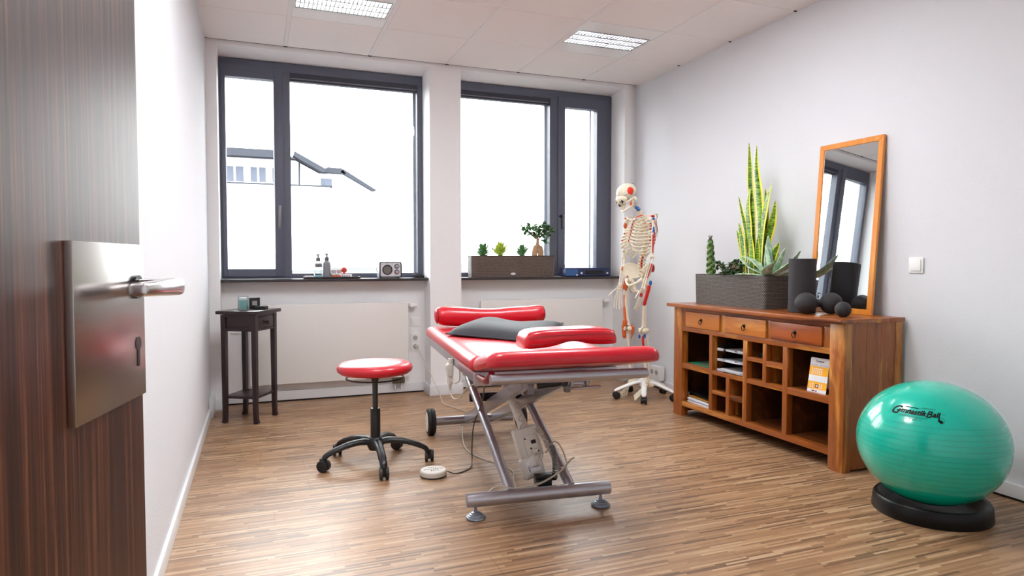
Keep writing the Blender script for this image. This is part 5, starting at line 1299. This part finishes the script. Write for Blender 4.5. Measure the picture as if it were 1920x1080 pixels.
for sx in (-1, 1):
    m = MB(); C_ = catmull([(sx*.012, .050, 1.412), (sx*.06, .058, 1.425), (sx*.11, .020, 1.438), (sx*.150, -.010, 1.440)], 5); m.tube(C_, bulge(C_, .010, .006, .009), 8)
    if sx < 0: m.mi = 1; m.tube([p+Vector((0, .001, .005)) for p in C_[3:10]], .006, 6)
    bone('clavicle', m)
    # shoulder blade: curved triangular plate with spine ridge
    m = MB(); a_, b_, c_ = Vector((sx*.155, -.028, 1.415)), Vector((sx*.062, -.108, 1.425)), Vector((sx*.085, -.118, 1.275))
    m.sheet(lambda u, v: a_.lerp(b_.lerp(c_, v), u)+Vector((0, -.012*math.sin(u*PI), 0)), 8, 8, .004)
    if sx < 0: m.mi = 1; m.sheet(lambda u, v: a_.lerp(b_.lerp(c_, .1+.8*v), .25+.7*u)+Vector((0, -.016*math.sin(u*PI)-.002, 0)), 8, 8, .005); m.mi = 0
    m.tube(catmull([(sx*.066, -.116, 1.405), (sx*.11, -.098, 1.432), (sx*.155, -.052, 1.452), (sx*.170, -.020, 1.444)], 4), [.004]*4+[.006]*4+[.008]*5, 8, flat=.6)
    m.tube([(sx*.140, -.03, 1.420), (sx*.150, .002, 1.418)], [.008, .006], 8)
    m.mi = 3 if sx > 0 else 1; m.ell((sx*.168, -.008, 1.432), (.014, .018, .010), 12, 8); m.mi = 0; bone('shoulder_blade', m)
    # arm
    S_, E_, W_ = Vector((sx*.165, -.006, 1.408)), Vector((sx*.178, .004, 1.125)), Vector((sx*.150, .062, .892))
    m = MB(); C_ = catmull([S_, S_+Vector((sx*.010, 0, -.05)), S_.lerp(E_, .5)+Vector((sx*.003, 0, 0)), E_], 8); m.tube(C_, bulge(C_, .017, .0098, .013), 12); m.ell(S_+Vector((-sx*.006, 0, .004)), .0205, 14, 10); m.ell(E_, (.026, .012, .012), 12, 8)
    if sx < 0:
        m.mi = 2; m.tube([C_[9]+Vector((-.006, 0, 0)), C_[13]+Vector((-.006, .002, 0))], .0075, 8); m.ell(S_+Vector((-.014, 0, .004)), (.010, .012, .010), 10, 8); m.mi = 1; m.tube([C_[14]+Vector((-.005, 0, 0)), C_[22]+Vector((-.005, 0, 0))], .0075, 8)
    else:
        m.mi = 3; m.ell(S_+Vector((.006, .004, -.03)), (.017, .016, .026), 12, 8)
    bone('humerus', m)
    for q, nm in ((.010, 'radius'), (-.010, 'ulna')):
        m = MB(); C_ = catmull([E_+Vector((q, -.004 if q < 0 else .006, -.006)), E_.lerp(W_, .5)+Vector((q*1.5, 0, 0)), W_+Vector((q*1.3, 0, 0))], 8); m.tube(C_, bulge(C_, .010, .0055, .009 if q > 0 else .007), 9)
        if sx < 0 and q < 0: m.mi = 1; m.tube([p+Vector((-.003, 0, 0)) for p in C_[4:12]], .0055, 7)
        bone(nm, m)
    # hand: carpals, then five fingers of unequal length
    m = MB(); hd_ = Vector((-sx*.06, .24, -.97)).normalized(); sd_ = Vector((sx*.35, .93, .2)).normalized(); sd_ = (sd_-hd_*sd_.dot(hd_)).normalized()
    for i in range(4):
        for j in range(2): m.ell(W_+hd_*(.012+.013*j)+sd_*(.012*(i-1.5)), (.0075, .0075, .0072), 8, 6)
    bone('carpals', m)
    for i, (sp_, L1) in enumerate(((-.024, .158), (-.009, .176), (.007, .180), (.022, .165))):
        m = MB(); b0 = W_+hd_*.034+sd_*(sp_*.75); pts = [b0]; dirn = (hd_+sd_*sp_*4.5).normalized(); fw_ = Vector((-sx*.9, 0, 0))
        segs = [.40, .27, .19, .14]; cur = b0; dd = dirn
        for q, sg in enumerate(segs):
            dd = (dd+fw_*(.05 if q == 0 else .10)).normalized(); nx = cur+dd*L1*sg*.92
            m.tube([cur, cur.lerp(nx, .15), cur.lerp(nx, .5), cur.lerp(nx, .88), nx-dd*.001], [.0048, .0050, .0030, .0044, .0038], 7); cur = nx
        if sx < 0 and i in (1, 2, 3): m.mi = 1; m.tube([b0+dirn*.014, b0+dirn*.045], .0042, 6); m.mi = 0
        bone('finger_bones', m)
    m = MB(); cur = W_+hd_*.022+sd_*.020; dd = (hd_*.75+sd_*.66).normalized()
    for sg in (.042, .032, .024): nx = cur+dd*sg; m.tube([cur, cur.lerp(nx, .5), nx-dd*.001], [.0056, .0036, .0048], 7); cur = nx; dd = (dd+hd_*.18).normalized()
    bone('thumb_bones', m)
# pelvis
m = MB(); m.tube(catmull([(0, -.045, 1.01), (0, -.070, .965), (0, -.075, .925), (0, -.060, .895)], 4), [.042]*2+[.038]*3+[.026]*4+[.010]*4, 14, flat=.4, up=(1, 0, 0)); bone('sacrum', m)
for sx in (-1, 1):
    m = MB()
    crest = catmull([(sx*.040, -.080, .985), (sx*.070, -.088, 1.035), (sx*.115, -.040, 1.068), (sx*.140, .020, 1.062), (sx*.128, .066, 1.020)], 6)
    low = catmull([(sx*.042, -.055, .965), (sx*.062, -.030, .955), (sx*.078, -.005, .950), (sx*.092, .020, .950), (sx*.105, .045, .968)], 6)
    def bl(u, v):
        i = min(int(u*24), 23); f = u*24-i; A = crest[i].lerp(crest[i+1], f); B = low[i].lerp(low[i+1], f); return A.lerp(B, v)+Vector((sx*.016*math.sin(v*PI), 0, 0))
    m.sheet(bl, 20, 8, .006); m.tube(crest, .0055, 8)
    m.tube(catmull([(sx*.095, .030, .955), (sx*.070, .058, .925), (sx*.030, .075, .905), (sx*.006, .078, .900)], 4), [.013]*4+[.009]*5+[.010]*4, 10)
    m.tube(catmull([(sx*.006, .076, .895), (sx*.030, .050, .865), (sx*.055, .010, .845), (sx*.068, -.022, .862), (sx*.078, -.020, .905), (sx*.088, .0, .945)], 4), [.008]*6+[.013]*10+[.016]*5, 10)
    m.tube([(sx*.092+sx*.006, .008+.026*math.cos(2*PI*k/16), .938+.026*math.sin(2*PI*k/16)) for k in range(16)], .007, 8, closed=True)
    if sx < 0:
        m.mi = 2; m.ell((sx*.112, -.012, 1.03), (.010, .018, .040), 12, 8); m.mi = 1; m.ell((sx*.085, -.078, 1.035), (.020, .012, .032), 12, 8)
    else: m.mi = 3; m.tube([(sx*.126, .064, 1.018), (sx*.12, .060, 1.05)], [.008, .003], 8)
    bone('hip_bone', m)
    # leg
    fx = sx*1.0
    Hh, K_, A_2 = Vector((sx*.100, .008, .938)), Vector((sx*.098, .018, .548)), Vector((sx*.100, -.012, .150))
    m = MB(); m.ell(Hh, .0235, 16, 12); m.tube([Hh, Hh+Vector((sx*.045, -.004, -.036))], [.014, .017], 10)
    C_ = catmull([Hh+Vector((sx*.050, -.006, -.010)), Hh+Vector((sx*.046, -.004, -.06)), Hh.lerp(K_, .5)+Vector((sx*.022, .014, 0)), K_+Vector((sx*.004, 0, .03))], 10); m.tube(C_, bulge(C_, .020, .0130, .021), 14)
    m.ell(K_+Vector((sx*.019, -.008, .004)), (.020, .030, .024), 14, 10); m.ell(K_+Vector((-sx*.019, -.008, .004)), (.020, .030, .024), 14, 10)
    if sx < 0:
        m.mi = 1; C2 = [p+Vector((.0, .004, 0)) for p in C_[6:21]]; m.tube(C2, [.010]+[.0142]*13+[.008], 12); m.mi = 2; m.ell(K_+Vector((.035, .006, .0)), (.008, .016, .014), 10, 8); m.ell(Hh+Vector((-.062, -.004, -.015)), (.010, .014, .020), 10, 8)
    bone('femur', m)
    if sx > 0:   # orange ligament model over the far knee and hip
        m = MB(); m.mi = 3; m.tube(catmull([C_[15]+Vector((0, .012, 0)), C_[22]+Vector((0, .014, 0)), K_+Vector((0, .030, .06)), K_+Vector((.012, .032, .0)), K_+Vector((.006, .030, -.075))], 5), [.008]*5+[.012]*5+[.021]*5+[.017]*5+[.006], 10, flat=.8)
        m.tube(catmull([K_+Vector((-.03, -.012, .04)), K_+Vector((-.038, -.02, .0)), K_+Vector((-.030, -.01, -.075))], 5), [.006]*3+[.012]*5+[.005]*3, 8)
        m.tube([K_+Vector((-.03, .0, -.012)), K_+Vector((.02, .025, -.012))], .006, 8)
        m.tube(catmull([Hh+Vector((-.02, .03, .035)), Hh+Vector((.0, .036, -.01)), Hh+Vector((.012, .03, -.05)), Hh+Vector((.010, .02, -.085))], 5), [.008]*4+[.016]*4+[.026]*5+[.008]*3, 12, flat=.7); bone('ligaments', m, 'orange ligament bands')
    m = MB(); m.ell(K_+Vector((0, .036, .006)), (.018, .009, .020), 12, 8); bone('kneecap', m)
    m = MB(); C_ = catmull([K_+Vector((0, -.002, -.024)), K_+Vector((0, .004, -.07)), K_.lerp(A_2, .5)+Vector((0, .004, 0)), A_2], 10); m.tube(C_, bulge(C_, .030, .0115, .017), 14)
    if sx < 0: m.mi = 1; m.tube([p+Vector((-.006, .006, 0)) for p in C_[5:18]], .009, 10); m.mi = 2; m.ell(K_+Vector((-.028, .010, -.035)), (.008, .012, .018), 10, 8); m.ell(K_+Vector((.026, .018, -.045)), (.007, .010, .016), 10, 8)
    bone('tibia', m)
    m = MB(); C_ = catmull([K_+Vector((sx*.032, -.016, -.036)), K_.lerp(A_2, .5)+Vector((sx*.030, -.012, 0)), A_2+Vector((sx*.022, -.004, -.012))], 10); m.tube(C_, bulge(C_, .010, .0055, .010), 9); bone('fibula', m)
    # foot, hanging with the toes down
    an = math.radians(-38 if sx > 0 else -22); FM = Matrix.Translation(A_2+Vector((0, 0, -.018))) @ Matrix.Rotation(an, 4, 'X')
    m = MB(); m.M = FM; m.ell((0, .008, -.008), (.020, .028, .016), 12, 8); m.tube([(0, -.002, -.018), (0, -.050, -.034)], [.018, .021], 12); m.ell((0, .040, -.018), (.022, .018, .013), 10, 8); bone('heel_bones', m)
    for i, x in enumerate((-.024, -.011, .001, .012, .023)):
        L2 = .078-.006*i; xx = -sx*x if False else x*sx*-1; m = MB(); m.M = FM
        a = Vector((xx*.7, .055, -.022)); b = Vector((xx*1.25, .055+L2*.75, -.040)); c = Vector((xx*1.35, .055+L2*1.05+.006, -.046)); d = Vector((xx*1.4, .055+L2*1.35+.006-.004*i, -.050))
        r0 = .0065 if i == 0 else .0048
        for p, q in ((a, b), (b, c), (c, d)): m.tube([p, p.lerp(q, .5), q], [r0, r0*.65, r0*.9], 7)
        bone('toe_bones', m)
# stand
hub = Vector((2.869, 4.512, 0)); RM = Matrix.Rotation(-SA, 3, 'Z'); hl2 = RM @ (hub-Vector((2.79, 4.50, 0)))
m = MB(); m.tube([hl2+Vector((0, 0, .10)), hl2+Vector((0, 0, .50)), hl2+Vector((0, .004, .94)), Vector((0, -.078, .99))], .011, 14); part('pole', m, M_white_pl, sk)
m = MB(); m.M = Matrix.Translation(hl2); m.lathe([(0, .085), (.038, .088), (.048, .11), (.044, .145), (.030, .165), (.022, .185), (.012, .19)], seg=28); part('stand_hub', m, M_white_pl, sk)
for wx, wy in ((2.639, 4.560), (2.729, 4.304), (3.005, 4.315), (3.10, 4.60), (2.875, 4.755)):
    e = RM @ (Vector((wx, wy, 0))-Vector((2.79, 4.50, 0))); d = (e-hl2).normalized(); L2 = (e-hl2).length
    m = MB(); m.tube(catmull([hl2+d*.02+Vector((0, 0, .128)), hl2+d*L2*.35+Vector((0, 0, .122)), hl2+d*L2*.72+Vector((0, 0, .095)), hl2+d*(L2+.018)+Vector((0, 0, .062))], 5), [.020]*5+[.0215]*5+[.020]*4+[.016, .010], 12, flat=.7, up=(0, 0, 1)); part('stand_leg', m, M_white_pl, sk)
    ax = Vector((-d.y, d.x, 0)); c = e+Vector((0, 0, .0285))
    m = MB(); m.tube([c+Vector((0, 0, .035)), c], .008, 10); m.tube([c-ax*.006, c+ax*.006], .018, 14); cs_ = part('stand_caster', m, M_black, sk)
    for sg in (-1, 1): m = MB(); m.tube([c+ax*sg*.006, c+ax*sg*.009, c+ax*sg*.020, c+ax*sg*.024], [.025, .028, .028, .020], 20); part('wheel', m, M_rub, cs_)
